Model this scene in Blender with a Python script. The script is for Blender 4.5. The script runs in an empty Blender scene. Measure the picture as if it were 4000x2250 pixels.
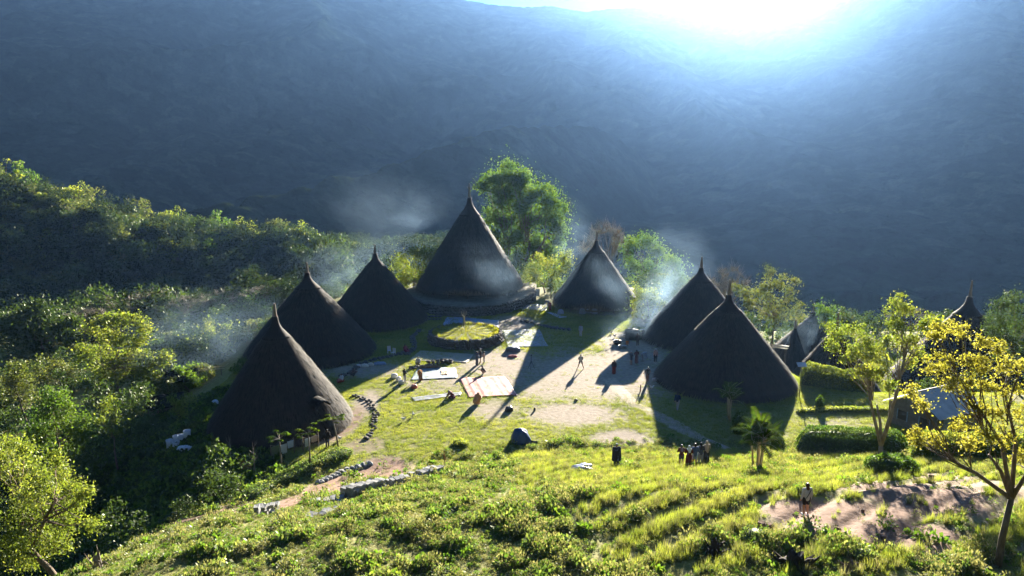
import bpy, math, random
import numpy as np
from mathutils import Vector, Matrix, Euler

R = math.radians
rnd = random.Random(7)
rng = np.random.default_rng(7)
sc = bpy.context.scene
COL = sc.collection

# ------------------------------------------------------------------ camera, sky, sun, exposure
F = 2856.0                      # focal length in pixels of the 4000 x 2250 photograph
CAM_Z = 25.0
PITCH = math.atan((1125 - 560) / F)
cd = bpy.data.cameras.new('camera'); cam = bpy.data.objects.new('camera', cd); COL.objects.link(cam)
cd.sensor_width = 36.0; cd.lens = F / 4000 * 36.0; cd.clip_start = 0.3; cd.clip_end = 9000
cam.location = (0, 0, CAM_Z); cam.rotation_euler = (math.pi / 2 - PITCH, 0, 0)
sc.camera = cam

def ray(px, py):
    a, b = (px - 2000) / F, (1125 - py) / F
    cp, sp = math.cos(PITCH), math.sin(PITCH)
    return np.array([a, cp + b * sp, b * cp - sp])

SUN = ray(2950, -160); SUN = SUN / np.linalg.norm(SUN)
SUN_EL = math.asin(SUN[2]); SUN_AZ = math.atan2(SUN[0], SUN[1])      # azimuth from +Y towards +X

w = bpy.data.worlds.new('World'); sc.world = w; w.use_nodes = True
nt = w.node_tree; nt.nodes.clear()
sky = nt.nodes.new('ShaderNodeTexSky'); sky.sky_type = 'NISHITA'; sky.sun_disc = False
sky.sun_elevation = SUN_EL; sky.sun_rotation = SUN_AZ
sky.air_density = 0.35; sky.altitude = 1200; sky.dust_density = 0.0
bg = nt.nodes.new('ShaderNodeBackground'); bg.inputs[1].default_value = 0.05
ow = nt.nodes.new('ShaderNodeOutputWorld')
hs = nt.nodes.new('ShaderNodeHueSaturation'); hs.inputs['Saturation'].default_value = 1.25
nt.links.new(sky.outputs[0], hs.inputs['Color']); nt.links.new(hs.outputs[0], bg.inputs[0]); nt.links.new(bg.outputs[0], ow.inputs[0])

sd = bpy.data.lights.new('sun', 'SUN'); sd.energy = 5.0; sd.angle = R(0.5); sd.color = (1.0, 0.90, 0.74)
so = bpy.data.objects.new('sun', sd); COL.objects.link(so)
so.rotation_euler = Vector(SUN).to_track_quat('Z', 'Y').to_euler(); so.location = (300, 900, 400)

sc.view_settings.view_transform = 'Standard'; sc.view_settings.look = 'None'
sc.view_settings.gamma = 1.0; sc.view_settings.use_curve_mapping = False
sc.view_settings.exposure = 3.2
sc.cycles.use_denoising = True
sc.cycles.max_bounces = 6; sc.cycles.diffuse_bounces = 2; sc.cycles.glossy_bounces = 2
sc.cycles.transmission_bounces = 3; sc.cycles.volume_bounces = 0; sc.cycles.transparent_max_bounces = 8
sc.cycles.sample_clamp_indirect = 3.0; sc.cycles.volume_max_steps = 128

HAZE_DENSITY = 0.000042

# ------------------------------------------------------------------ value noise and terrain
_perm = rng.random((256, 256)).astype(np.float64)
def vnoise(x, y):
    xi, yi = np.floor(x).astype(int), np.floor(y).astype(int)
    u, v = x - xi, y - yi
    u, v = u * u * (3 - 2 * u), v * v * (3 - 2 * v)
    g = lambda a, b: _perm[a & 255, b & 255]
    return (g(xi, yi) * (1 - u) + g(xi + 1, yi) * u) * (1 - v) + (g(xi, yi + 1) * (1 - u) + g(xi + 1, yi + 1) * u) * v
def fbm(x, y, o=4):
    s, a = 0.0, 0.5
    for i in range(o):
        s = s + a * (vnoise(x, y) - 0.5); x, y, a = x * 2.03 + 17.3, y * 2.03 + 5.1, a * 0.5
    return s
def sstep(a, b, x):
    t = np.clip((x - a) / (b - a), 0, 1); return t * t * (3 - 2 * t)

def row_phase(x, y):            # the contour furrows on the right-hand bank
    return (y - 0.83 * x + 1.2 * (vnoise(x * .12, y * .12) - .5)) / 1.3 / 1.9
def row_zone(x, y):
    return sstep(1.0, 5.0, x + 0.25 * (y - 36)) * sstep(57.0, 53.5, y) * sstep(24, 28, y)

def Z0(x, y):                   # large shapes, without the left hill
    ys = 58 - 0.0085 * np.maximum(0, 12 - x) ** 2
    t = np.clip(ys - y, 0, 60); t1 = np.minimum(t, 24.0)
    z = (0.36 * t1 * t1 / (t1 + 3.0) + 0.13 * np.maximum(0, t - 24.0)) * sstep(-44, -16, x)
    xl = np.interp(y, [40, 50, 62, 100, 200], [-21, -23, -29, -33, -36])
    s = np.maximum(0, xl - x); z = z - 10.5 * (1 - np.exp(-s / 22.0)) * sstep(20, 40, y)
    s = np.maximum(0, y - 127); z = z - (28 + 45 * sstep(4, 40, x)) * (1 - np.exp(-s / 70.0))
    z = z - 8.0 * sstep(30, 37, x) * sstep(70, 86, y)
    return z

def Z(x, y):
    x = np.asarray(x, float); y = np.asarray(y, float)
    z = Z0(x, y)
    yc = 232 + 0.3 * (x + 110)
    hc = np.interp(x, [-420, -300, -200, -150, -107, -66, -49, -20, 20], [76, 53, 30, 17, 2.5, -5.5, -11, -20, -36])
    wd = np.where(y < yc, 38.0, 70.0)
    hill = (hc + 24) * np.exp(-((y - yc) / wd) ** 2) * sstep(30, -30, x)
    hill = hill * (1 + 0.28 * fbm(x / 30, y / 30, 3))
    z = z + hill * sstep(95, 150, y)
    z = z + 0.25 * fbm(x / 7, y / 7, 3) * sstep(60, 45, y) + 1.5 * fbm(x / 25, y / 25, 3) * sstep(-32, -45, x)
    rz = row_zone(x, y)
    ph = row_phase(x, y); sft = ph - np.floor(ph)
    z = z + rz * 0.17 * (sstep(0.0, .25, sft) - sstep(.62, 1.0, sft))
    return z

def G(px, py, dz=0.0, far=400.0):
    """Where the view ray through a photograph pixel meets the ground."""
    d = ray(px, py)
    ts = np.concatenate([np.linspace(14, 140, 1300), np.linspace(140.2, far, 1000)])
    P = np.array([0, 0, CAM_Z]) + ts[:, None] * d
    below = P[:, 2] < Z(P[:, 0], P[:, 1]) + dz
    i = int(np.argmax(below)) if below.any() else len(ts) - 1
    return Vector((P[i, 0], P[i, 1], float(Z(P[i, 0], P[i, 1]))))
def at(px, py, y):
    """Point on the view ray at world depth y."""
    d = ray(px, py); t = y / d[1]
    return Vector((d[0] * t, y, CAM_Z + d[2] * t))
def on(x, y, up=0.0):
    return Vector((x, y, float(Z(x, y)) + up))

# ------------------------------------------------------------------ materials
MATS = {}
def new_mat(name):
    m = bpy.data.materials.new(name); m.use_nodes = True
    t = m.node_tree; t.nodes.clear()
    o = t.nodes.new('ShaderNodeOutputMaterial')
    return m, t, o
def ramp(t, fac, stops):
    r = t.nodes.new('ShaderNodeValToRGB'); e = r.color_ramp.elements
    e[0].position, e[0].color = stops[0][0], (*stops[0][1], 1)
    e[1].position, e[1].color = stops[-1][0], (*stops[-1][1], 1)
    for p, c in stops[1:-1]:
        k = e.new(p); k.color = (*c, 1)
    t.links.new(fac, r.inputs[0]); return r.outputs[0]
def noise(t, scale, detail=4, vec=None, rough=0.6, kind='Object', stretch=None):
    n = t.nodes.new('ShaderNodeTexNoise'); n.inputs['Scale'].default_value = scale
    n.inputs['Detail'].default_value = detail; n.inputs['Roughness'].default_value = rough
    if vec is None:
        tc = t.nodes.new('ShaderNodeTexCoord'); vec = tc.outputs[kind]
    if stretch:
        mp = t.nodes.new('ShaderNodeMapping'); mp.inputs['Scale'].default_value = stretch
        t.links.new(vec, mp.inputs[0]); vec = mp.outputs[0]
    t.links.new(vec, n.inputs['Vector'])
    return n.outputs['Fac']
def geo_pos(t):
    return t.nodes.new('ShaderNodeNewGeometry').outputs['Position']
def mixc(t, fac, a, b, mode='MIX'):
    n = t.nodes.new('ShaderNodeMix'); n.data_type = 'RGBA'; n.blend_type = mode
    for s, v in ((n.inputs[0], fac), (n.inputs[6], a), (n.inputs[7], b)):
        if isinstance(v, (int, float)): s.default_value = v
        elif isinstance(v, tuple): s.default_value = (*v, 1)
        else: t.links.new(v, s)
    return n.outputs[2]
def bump(t, h, strength, dist):
    b = t.nodes.new('ShaderNodeBump'); b.inputs['Strength'].default_value = strength
    b.inputs['Distance'].default_value = dist; t.links.new(h, b.inputs['Height']); return b.outputs[0]

def plain(name, col, rough=0.8, var=0.35, scale=6.0, bmp=0.3, bdist=0.02, spec=0.2, stretch=None, metal=0.0):
    if name in MATS: return MATS[name]
    m, t, o = new_mat(name)
    p = t.nodes.new('ShaderNodeBsdfPrincipled')
    f = noise(t, scale, 5, stretch=stretch)
    lo = tuple(c * (1 - var) for c in col); hi = tuple(min(1, c * (1 + var)) for c in col)
    t.links.new(ramp(t, f, [(0.3, lo), (0.7, hi)]), p.inputs['Base Color'])
    p.inputs['Roughness'].default_value = rough; p.inputs['Specular IOR Level'].default_value = spec
    p.inputs['Metallic'].default_value = metal
    if bmp: t.links.new(bump(t, f, bmp, bdist), p.inputs['Normal'])
    t.links.new(p.outputs[0], o.inputs[0]); MATS[name] = m
    return m

def leafy(name, cols, transl=0.5, gloss=0.08, scale=0.35, tcol=(1.1, 1.12, 0.55)):
    """Thin leaves: diffuse front, light through the blade, a little shine."""
    if name in MATS: return MATS[name]
    m, t, o = new_mat(name)
    g = t.nodes.new('ShaderNodeNewGeometry')
    f = noise(t, scale, 3, vec=g.outputs['Position'])
    ad = t.nodes.new('ShaderNodeMath'); ad.operation = 'MULTIPLY_ADD'
    ad.inputs[1].default_value = 0.55
    t.links.new(g.outputs['Random Per Island'], ad.inputs[0])
    sb = t.nodes.new('ShaderNodeMath'); sb.operation = 'MULTIPLY_ADD'; sb.inputs[1].default_value = 1.3; sb.inputs[2].default_value = -0.42
    t.links.new(f, sb.inputs[0]); t.links.new(sb.outputs[0], ad.inputs[2])
    n = len(cols)
    c = ramp(t, ad.outputs[0], [(0.1 + 0.8 * i / (n - 1), k) for i, k in enumerate(cols)])
    d = t.nodes.new('ShaderNodeBsdfDiffuse'); t.links.new(c, d.inputs[0])
    tr = t.nodes.new('ShaderNodeBsdfTranslucent')
    t.links.new(mixc(t, 1.0, c, tcol, 'MULTIPLY'), tr.inputs[0])
    mx = t.nodes.new('ShaderNodeMixShader'); mx.inputs[0].default_value = transl
    t.links.new(d.outputs[0], mx.inputs[1]); t.links.new(tr.outputs[0], mx.inputs[2])
    gl = t.nodes.new('ShaderNodeBsdfGlossy'); gl.inputs['Roughness'].default_value = 0.5
    gl.inputs[0].default_value = (0.9, 0.95, 0.8, 1)
    m2 = t.nodes.new('ShaderNodeMixShader'); m2.inputs[0].default_value = gloss * 0.25
    t.links.new(mx.outputs[0], m2.inputs[1]); t.links.new(gl.outputs[0], m2.inputs[2])
    t.links.new(m2.outputs[0], o.inputs[0]); MATS[name] = m
    return m

L_GREEN = leafy('leaf_green', [(0.03, 0.065, 0.012), (0.06, 0.115, 0.02), (0.12, 0.17, 0.03)], 0.55)
L_YELLOW = leafy('leaf_yellow_green', [(0.065, 0.10, 0.016), (0.13, 0.17, 0.03), (0.24, 0.245, 0.06)], 0.58)
L_GOLD = leafy('leaf_gold', [(0.12, 0.12, 0.02), (0.22, 0.205, 0.04), (0.34, 0.31, 0.085)], 0.62)
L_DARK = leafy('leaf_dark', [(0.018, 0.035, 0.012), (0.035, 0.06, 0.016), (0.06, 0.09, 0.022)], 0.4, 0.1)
L_OLIVE = leafy('leaf_olive', [(0.04, 0.06, 0.018), (0.08, 0.10, 0.03), (0.14, 0.14, 0.05)], 0.5)
L_BROWN = leafy('leaf_dry', [(0.06, 0.058, 0.045), (0.10, 0.095, 0.075), (0.15, 0.14, 0.11)], 0.35, 0.03, tcol=(1.0, 1.0, 0.8))
L_GRASS = leafy('grass_blade', [(0.10, 0.145, 0.026), (0.185, 0.22, 0.045), (0.32, 0.315, 0.095)], 0.6, 0.04, 0.25)
L_WEED = leafy('weed_leaf', [(0.035, 0.07, 0.018), (0.085, 0.135, 0.036), (0.20, 0.21, 0.085)], 0.55, 0.09, 0.5)
L_PALM = leafy('palm_leaf', [(0.03, 0.065, 0.010), (0.06, 0.105, 0.015), (0.11, 0.14, 0.022)], 0.5, 0.0)
L_FOREST_SHADE = leafy('leaf_forest_shade', [(0.008, 0.016, 0.008), (0.018, 0.032, 0.012), (0.045, 0.06, 0.02)], 0.3, 0.04)  # leaves darkened to stand for the shade on the hill slope
BARK = plain('bark', (0.11, 0.085, 0.06), 0.9, 0.5, 9, 0.6, 0.03, stretch=(1, 1, .3))
BARK_PALE = plain('bark_pale', (0.15, 0.13, 0.105), 0.9, 0.5, 7, 0.5, 0.03, stretch=(1, 1, .35))
TWIG = plain('twig', (0.16, 0.115, 0.085), 0.9, 0.3, 4, 0)
WOOD = plain('weathered_wood', (0.17, 0.13, 0.095), 0.85, 0.4, 5, 0.4, 0.02, stretch=(1, 1, .2))
BAMBOO = plain('bamboo', (0.38, 0.31, 0.19), 0.6, 0.3, 4, 0.1)
STONE = plain('wall_stone', (0.085, 0.08, 0.072), 0.9, 0.5, 3, 0.6, 0.05)
STONE_PALE = plain('cut_stone', (0.20, 0.205, 0.20), 0.9, 0.3, 4, 0.5, 0.03)
CLOD = plain('earth_clod', (0.13, 0.075, 0.05), 0.95, 0.4, 6, 0.6, 0.04)
SKIN = plain('skin', (0.24, 0.12, 0.07), 0.6, 0.1, 5, 0)
SKIN_PALE = plain('skin_pale', (0.38, 0.21, 0.13), 0.6, 0.1, 5, 0)
HAIR = plain('hair', (0.014, 0.011, 0.009), 0.5, 0.2, 8, 0)
def cloth(name, col, var=0.15): return plain('cloth_' + name, col, 0.9, var, 9, 0.15, 0.02)

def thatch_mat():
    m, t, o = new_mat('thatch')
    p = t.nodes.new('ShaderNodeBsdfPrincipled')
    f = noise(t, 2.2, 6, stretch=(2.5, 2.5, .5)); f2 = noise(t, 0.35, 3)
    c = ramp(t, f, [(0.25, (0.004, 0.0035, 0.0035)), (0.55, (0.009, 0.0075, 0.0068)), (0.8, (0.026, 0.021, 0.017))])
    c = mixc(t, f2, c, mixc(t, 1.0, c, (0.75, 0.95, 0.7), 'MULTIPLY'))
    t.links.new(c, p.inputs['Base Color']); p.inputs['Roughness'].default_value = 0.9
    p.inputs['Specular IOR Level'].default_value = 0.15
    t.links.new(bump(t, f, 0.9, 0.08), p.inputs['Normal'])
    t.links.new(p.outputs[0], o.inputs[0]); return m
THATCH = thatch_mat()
STRAND = plain('thatch_strand', (0.026, 0.021, 0.016), 0.85, 0.5, 1.5, 0)
CAP = plain('palm_fibre', (0.012, 0.010, 0.009), 0.9, 0.4, 8, 0.6, 0.04)

def ground_mat():
    m, t, o = new_mat('village_ground')
    p = t.nodes.new('ShaderNodeBsdfPrincipled')
    a = t.nodes.new('ShaderNodeAttribute'); a.attribute_name = 'dirt'
    b = t.nodes.new('ShaderNodeAttribute'); b.attribute_name = 'red'
    pos = geo_pos(t)
    n1 = noise(t, 0.35, 6, vec=pos, rough=0.7); n2 = noise(t, 2.2, 5, vec=pos, rough=0.7); n3 = noise(t, 14, 3, vec=pos)
    dirt = ramp(t, n2, [(0.3, (0.165, 0.135, 0.10)), (0.55, (0.235, 0.195, 0.15)), (0.75, (0.30, 0.255, 0.20))])
    red = ramp(t, n2, [(0.3, (0.10, 0.058, 0.040)), (0.6, (0.17, 0.105, 0.075)), (0.8, (0.23, 0.155, 0.115))])
    dirt = mixc(t, b.outputs['Fac'], dirt, red)
    grass = ramp(t, n2, [(0.28, (0.07, 0.08, 0.022)), (0.5, (0.14, 0.14, 0.04)), (0.75, (0.24, 0.215, 0.09))])
    ad = t.nodes.new('ShaderNodeMath'); ad.operation = 'ADD'
    mu = t.nodes.new('ShaderNodeMath'); mu.operation = 'MULTIPLY_ADD'; mu.inputs[1].default_value = 1.1; mu.inputs[2].default_value = -0.55
    t.links.new(n1, mu.inputs[0]); t.links.new(mu.outputs[0], ad.inputs[0]); t.links.new(a.outputs['Fac'], ad.inputs[1])
    a2 = t.nodes.new('ShaderNodeMath'); a2.operation = 'MULTIPLY_ADD'; a2.inputs[1].default_value = 0.7; a2.inputs[2].default_value = -0.35
    t.links.new(n2, a2.inputs[0])
    a3 = t.nodes.new('ShaderNodeMath'); a3.operation = 'ADD'; t.links.new(a2.outputs[0], a3.inputs[0]); t.links.new(ad.outputs[0], a3.inputs[1])
    mr = t.nodes.new('ShaderNodeMapRange'); mr.inputs[1].default_value = 0.22; mr.inputs[2].default_value = 0.85
    t.links.new(a3.outputs[0], mr.inputs[0])
    c = mixc(t, mr.outputs[0], grass, dirt)
    c = mixc(t, 0.25, c, mixc(t, 1.0, c, ramp(t, n3, [(0.3, (0.5, 0.5, 0.5)), (0.7, (1.3, 1.3, 1.3))]), 'MULTIPLY'))
    t.links.new(c, p.inputs['Base Color']); p.inputs['Roughness'].default_value = 0.95
    p.inputs['Specular IOR Level'].default_value = 0.1
    t.links.new(bump(t, n2, 0.5, 0.12), p.inputs['Normal'])
    t.links.new(p.outputs[0], o.inputs[0]); return m

def forest_mat():
    m, t, o = new_mat('far_forest')
    p = t.nodes.new('ShaderNodeBsdfPrincipled')
    a = t.nodes.new('ShaderNodeAttribute'); a.attribute_name = 'tint'
    n = noise(t, 0.25, 5, vec=geo_pos(t), rough=0.75)
    c = ramp(t, a.outputs['Fac'], [(0.0, (0.004, 0.008, 0.005)), (0.5, (0.010, 0.018, 0.011)), (1.0, (0.026, 0.037, 0.022))])
    c = mixc(t, 0.6, c, mixc(t, 1.0, c, ramp(t, n, [(0.3, (0.35, 0.35, 0.35)), (0.7, (1.5, 1.5, 1.5))]), 'MULTIPLY'))
    t.links.new(c, p.inputs['Base Color']); p.inputs['Roughness'].default_value = 1.0
    p.inputs['Specular IOR Level'].default_value = 0.0
    t.links.new(bump(t, n, 0.8, 2.0), p.inputs['Normal'])
    t.links.new(p.outputs[0], o.inputs[0]); return m

# ------------------------------------------------------------------ object helpers
def tag(o, label=None, cat=None, group=None, kind=None):
    if label: o['label'] = label
    if cat: o['category'] = cat
    if group: o['group'] = group
    if kind: o['kind'] = kind
    return o
def thing(name, label, cat, loc=(0, 0, 0), rz=0.0, group=None, scale=None):
    o = bpy.data.objects.new(name, None); COL.objects.link(o); o.empty_display_size = 0.3
    o.location = loc; o.rotation_euler = (0, 0, rz)
    if scale is not None: o.scale = scale if not isinstance(scale, (int, float)) else (scale,) * 3
    return tag(o, label, cat, group)
def link(name, me, parent=None, loc=None, rot=None, scale=None):
    o = bpy.data.objects.new(name, me); COL.objects.link(o)
    if parent is not None: o.parent = parent
    if loc is not None: o.location = loc
    if rot is not None: o.rotation_euler = rot
    if scale is not None: o.scale = scale if not isinstance(scale, (int, float)) else (scale,) * 3
    return o
def pymesh(name, V, Fc, mat, smooth=False):
    me = bpy.data.meshes.new(name); me.from_pydata([tuple(v) for v in V], [], Fc)
    if mat: me.materials.append(mat)
    if smooth: me.polygons.foreach_set('use_smooth', np.ones(len(me.polygons), bool))
    me.update(); return me
def npmesh(name, V, Q, mat, smooth=False, k=4):
    """V (n,3), Q (m,k) fast mesh."""
    me = bpy.data.meshes.new(name); V = np.asarray(V, np.float32); Q = np.asarray(Q, np.int32)
    me.vertices.add(len(V)); me.vertices.foreach_set('co', V.ravel())
    me.loops.add(Q.size); me.loops.foreach_set('vertex_index', Q.ravel())
    me.polygons.add(len(Q)); me.polygons.foreach_set('loop_start', np.arange(0, Q.size, k, dtype=np.int32))
    if smooth: me.polygons.foreach_set('use_smooth', np.ones(len(Q), bool))
    if mat: me.materials.append(mat)
    me.update(calc_edges=True); me.validate(); return me
def grid_quads(nr, nc, wrap=False):
    r = np.arange(nr - 1)[:, None]; c = np.arange(nc if wrap else nc - 1)[None, :]
    a = r * nc + c; b = r * nc + (c + 1) % nc; d = (r + 1) * nc + c; e = (r + 1) * nc + (c + 1) % nc
    return np.stack([a, b, e, d], -1).reshape(-1, 4)
class MB:
    """Collects boxes, tubes and lofts into one mesh."""
    def __init__(s): s.V, s.F = [], []
    def add(s, V, Fc):
        n = len(s.V); s.V += [tuple(v) for v in V]; s.F += [[i + n for i in f] for f in Fc]
    def box(s, c, size, rz=0.0, M=None, jit=0.0):
        V = []
        for dz in (-.5, .5):
            for dx, dy in ((-.5, -.5), (.5, -.5), (.5, .5), (-.5, .5)):
                v = Vector((dx * size[0], dy * size[1], dz * size[2]))
                if jit: v += Vector((rnd.uniform(-jit, jit), rnd.uniform(-jit, jit), rnd.uniform(-jit, jit)))
                v = (M @ v) if M is not None else Matrix.Rotation(rz, 3, 'Z') @ v
                V.append(Vector(c) + v)
        s.add(V, [[0, 3, 2, 1], [4, 5, 6, 7], [0, 1, 5, 4], [1, 2, 6, 5], [2, 3, 7, 6], [3, 0, 4, 7]])
    def tube(s, pts, rad, n=6, caps=True):
        pts = [Vector(p) for p in pts]
        if not isinstance(rad, (list, tuple)): rad = [rad] * len(pts)
        V, Fc = [], []
        for i, p in enumerate(pts):
            d = (pts[min(i + 1, len(pts) - 1)] - pts[max(i - 1, 0)])
            d = d.normalized() if d.length > 1e-6 else Vector((0, 0, 1))
            a = d.cross(Vector((0, 0, 1)) if abs(d.z) < .9 else Vector((1, 0, 0))).normalized(); b = d.cross(a)
            for k in range(n):
                th = 2 * math.pi * k / n
                V.append(p + (a * math.cos(th) + b * math.sin(th)) * rad[i])
        for i in range(len(pts) - 1):
            for k in range(n):
                Fc.append([i * n + k, i * n + (k + 1) % n, (i + 1) * n + (k + 1) % n, (i + 1) * n + k])
        if caps:
            Fc.append(list(range(n))[::-1]); Fc.append([(len(pts) - 1) * n + k for k in range(n)])
        s.add(V, Fc)
    def lathe(s, prof, n=16, c=(0, 0, 0), wob=0.0):
        V, Fc = [], []
        for r, z in prof:
            for k in range(n):
                th = 2 * math.pi * k / n; rr = r * (1 + wob * rnd.uniform(-1, 1))
                V.append((c[0] + rr * math.cos(th), c[1] + rr * math.sin(th), c[2] + z))
        for i in range(len(prof) - 1):
            for k in range(n):
                Fc.append([i * n + k, i * n + (k + 1) % n, (i + 1) * n + (k + 1) % n, (i + 1) * n + k])
        Fc.append(list(range(n))[::-1]); Fc.append([(len(prof) - 1) * n + k for k in range(n)])
        s.add(V, Fc)
    def mesh(s, name, mat, smooth=False): return pymesh(name, s.V, s.F, mat, smooth)
    def build(s, name, mat, parent=None, smooth=False, **k): return link(name, s.mesh(name, mat, smooth), parent, **k)

def rock_mesh(seed, flat=0.75, mat=STONE):
    r = random.Random(seed); MBk = MB()
    V, Fc = [], []
    for i, (ph, nn) in enumerate(((-90, 1), (-35, 6), (15, 7), (55, 5), (90, 1))):
        pass
    rings = [(-0.42, 0.72), (-0.1, 1.0), (0.25, 0.92), (0.45, 0.55)]; n = 7
    for z, rr in rings:
        for k in range(n):
            th = 2 * math.pi * (k + r.uniform(-.25, .25)) / n; q = rr * r.uniform(.78, 1.1) * .5
            V.append((q * math.cos(th), q * math.sin(th), (z + r.uniform(-.07, .07)) * flat))
    for i in range(len(rings) - 1):
        for k in range(n): Fc.append([i * n + k, i * n + (k + 1) % n, (i + 1) * n + (k + 1) % n, (i + 1) * n + k])
    Fc.append(list(range(n))[::-1]); Fc.append([(len(rings) - 1) * n + k for k in range(n)])
    return pymesh('stone', V, Fc, mat)
ROCKS = [rock_mesh(i) for i in range(7)]
ROCKS_PALE = [rock_mesh(20 + i, mat=STONE_PALE) for i in range(5)]
CLODS = [rock_mesh(40 + i, mat=CLOD) for i in range(4)]

def instances(name, P, rotz, scale, protos, label, cat, tilt=None, kind='stuff'):
    """One object that repeats prototype meshes on points (stuff)."""
    n = len(P)
    me = bpy.data.meshes.new(name); me.vertices.add(n)
    me.vertices.foreach_set('co', np.asarray(P, np.float32).ravel())
    rot = np.zeros((n, 3), np.float32); rot[:, 2] = rotz
    if tilt is not None: rot[:, 0] = tilt[:, 0]; rot[:, 1] = tilt[:, 1]
    a = me.attributes.new('rot', 'FLOAT_VECTOR', 'POINT'); a.data.foreach_set('vector', rot.ravel())
    s = np.asarray(scale, np.float32)
    if s.ndim == 1: s = np.repeat(s[:, None], 3, 1)
    a = me.attributes.new('scl', 'FLOAT_VECTOR', 'POINT'); a.data.foreach_set('vector', s.ravel())
    a = me.attributes.new('pick', 'INT', 'POINT'); a.data.foreach_set('value', rng.integers(0, len(protos), n).astype(np.int32))
    c = bpy.data.collections.new(name + '_kinds')
    for i, pm in enumerate(protos):
        po = bpy.data.objects.new('%s_kind' % name, pm); c.objects.link(po)
    g = bpy.data.node_groups.new(name, 'GeometryNodeTree')
    g.interface.new_socket('Geometry', in_out='INPUT', socket_type='NodeSocketGeometry')
    g.interface.new_socket('Geometry', in_out='OUTPUT', socket_type='NodeSocketGeometry')
    N = g.nodes.new
    gi, go = N('NodeGroupInput'), N('NodeGroupOutput')
    ci = N('GeometryNodeCollectionInfo'); ci.inputs['Collection'].default_value = c
    ci.inputs['Separate Children'].default_value = True; ci.inputs['Reset Children'].default_value = True
    ip = N('GeometryNodeInstanceOnPoints'); ip.inputs['Pick Instance'].default_value = True
    def att(nm, ty):
        k = N('GeometryNodeInputNamedAttribute'); k.data_type = ty; k.inputs[0].default_value = nm; return k.outputs[0]
    e2r = N('FunctionNodeEulerToRotation')
    lk = g.links.new
    lk(gi.outputs[0], ip.inputs['Points']); lk(ci.outputs[0], ip.inputs['Instance'])
    lk(att('pick', 'INT'), ip.inputs['Instance Index'])
    lk(att('rot', 'FLOAT_VECTOR'), e2r.inputs[0]); lk(e2r.outputs[0], ip.inputs['Rotation'])
    lk(att('scl', 'FLOAT_VECTOR'), ip.inputs['Scale']); lk(ip.outputs[0], go.inputs[0])
    o = link(name, me); md = o.modifiers.new('scatter', 'NODES'); md.node_group = g
    return tag(o, label, cat, kind=kind)

# ------------------------------------------------------------------ leaves
def leaf_quads(C, size, nrm_bias=0.35, aspect=0.55, seed=0, droop=0.0):
    """Rhombic leaves at points C: returns V, Q."""
    r = np.random.default_rng(seed); n = len(C)
    d = r.normal(size=(n, 3)); d[:, 2] -= droop; d /= np.linalg.norm(d, axis=1)[:, None]
    nr = r.normal(size=(n, 3)); nr[:, 2] += nrm_bias * 3; s = np.cross(d, nr); s /= np.linalg.norm(s, axis=1)[:, None] + 1e-9
    L = (size * r.uniform(.6, 1.35, n))[:, None]; W = L * aspect
    V = np.stack([C - d * L * .5, C + s * W * .5, C + d * L * .5, C - s * W * .5], 1).reshape(-1, 3)
    return V, np.arange(n * 4).reshape(-1, 4)
def clump_points(centers, radii, per, seed=0, squash=0.7, shell=0.5):
    r = np.random.default_rng(seed); out = []
    for c, ra in zip(centers, radii):
        k = max(6, int(per * ra * ra))
        v = r.normal(size=(k, 3)); v /= np.linalg.norm(v, axis=1)[:, None]
        rr = ra * (shell + (1 - shell) * r.random(k)) ** .8 * r.uniform(.7, 1.1, k)
        v = v * rr[:, None]; v[:, 2] *= squash
        out.append(np.asarray(c) + v)
    return np.concatenate(out)

def limbs(mb, base, top, r0, centers, seed, n=5, twigs=True):
    """A tapered trunk from base to top and a limb to each clump centre."""
    r = random.Random(seed)
    base, top = Vector(base), Vector(top); ax = top - base
    m = base.lerp(top, .5) + Vector((r.uniform(-.05, .05), r.uniform(-.05, .05), 0)) * ax.length
    mb.tube([base - Vector((0, 0, .3)), base.lerp(m, .12), m, top], [r0 * 1.5, r0 * 1.05, r0 * .8, r0 * .55], n + 2)
    for c in centers:
        c = Vector(c)
        f = min(1.0, max(.38, (c.z - base.z) / max(.1, ax.z) * .55 + r.uniform(-.05, .12)))
        s = base.lerp(m, f * 2) if f < .5 else m.lerp(top, f * 2 - 1)
        k = s.lerp(c, .5) + Vector((r.uniform(-.08, .08), r.uniform(-.08, .08), -.08)) * (c - s).length
        ra = r0 * r.uniform(.28, .45)
        mb.tube([s, k, c], [ra, ra * .65, ra * .2], n, False)

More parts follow.
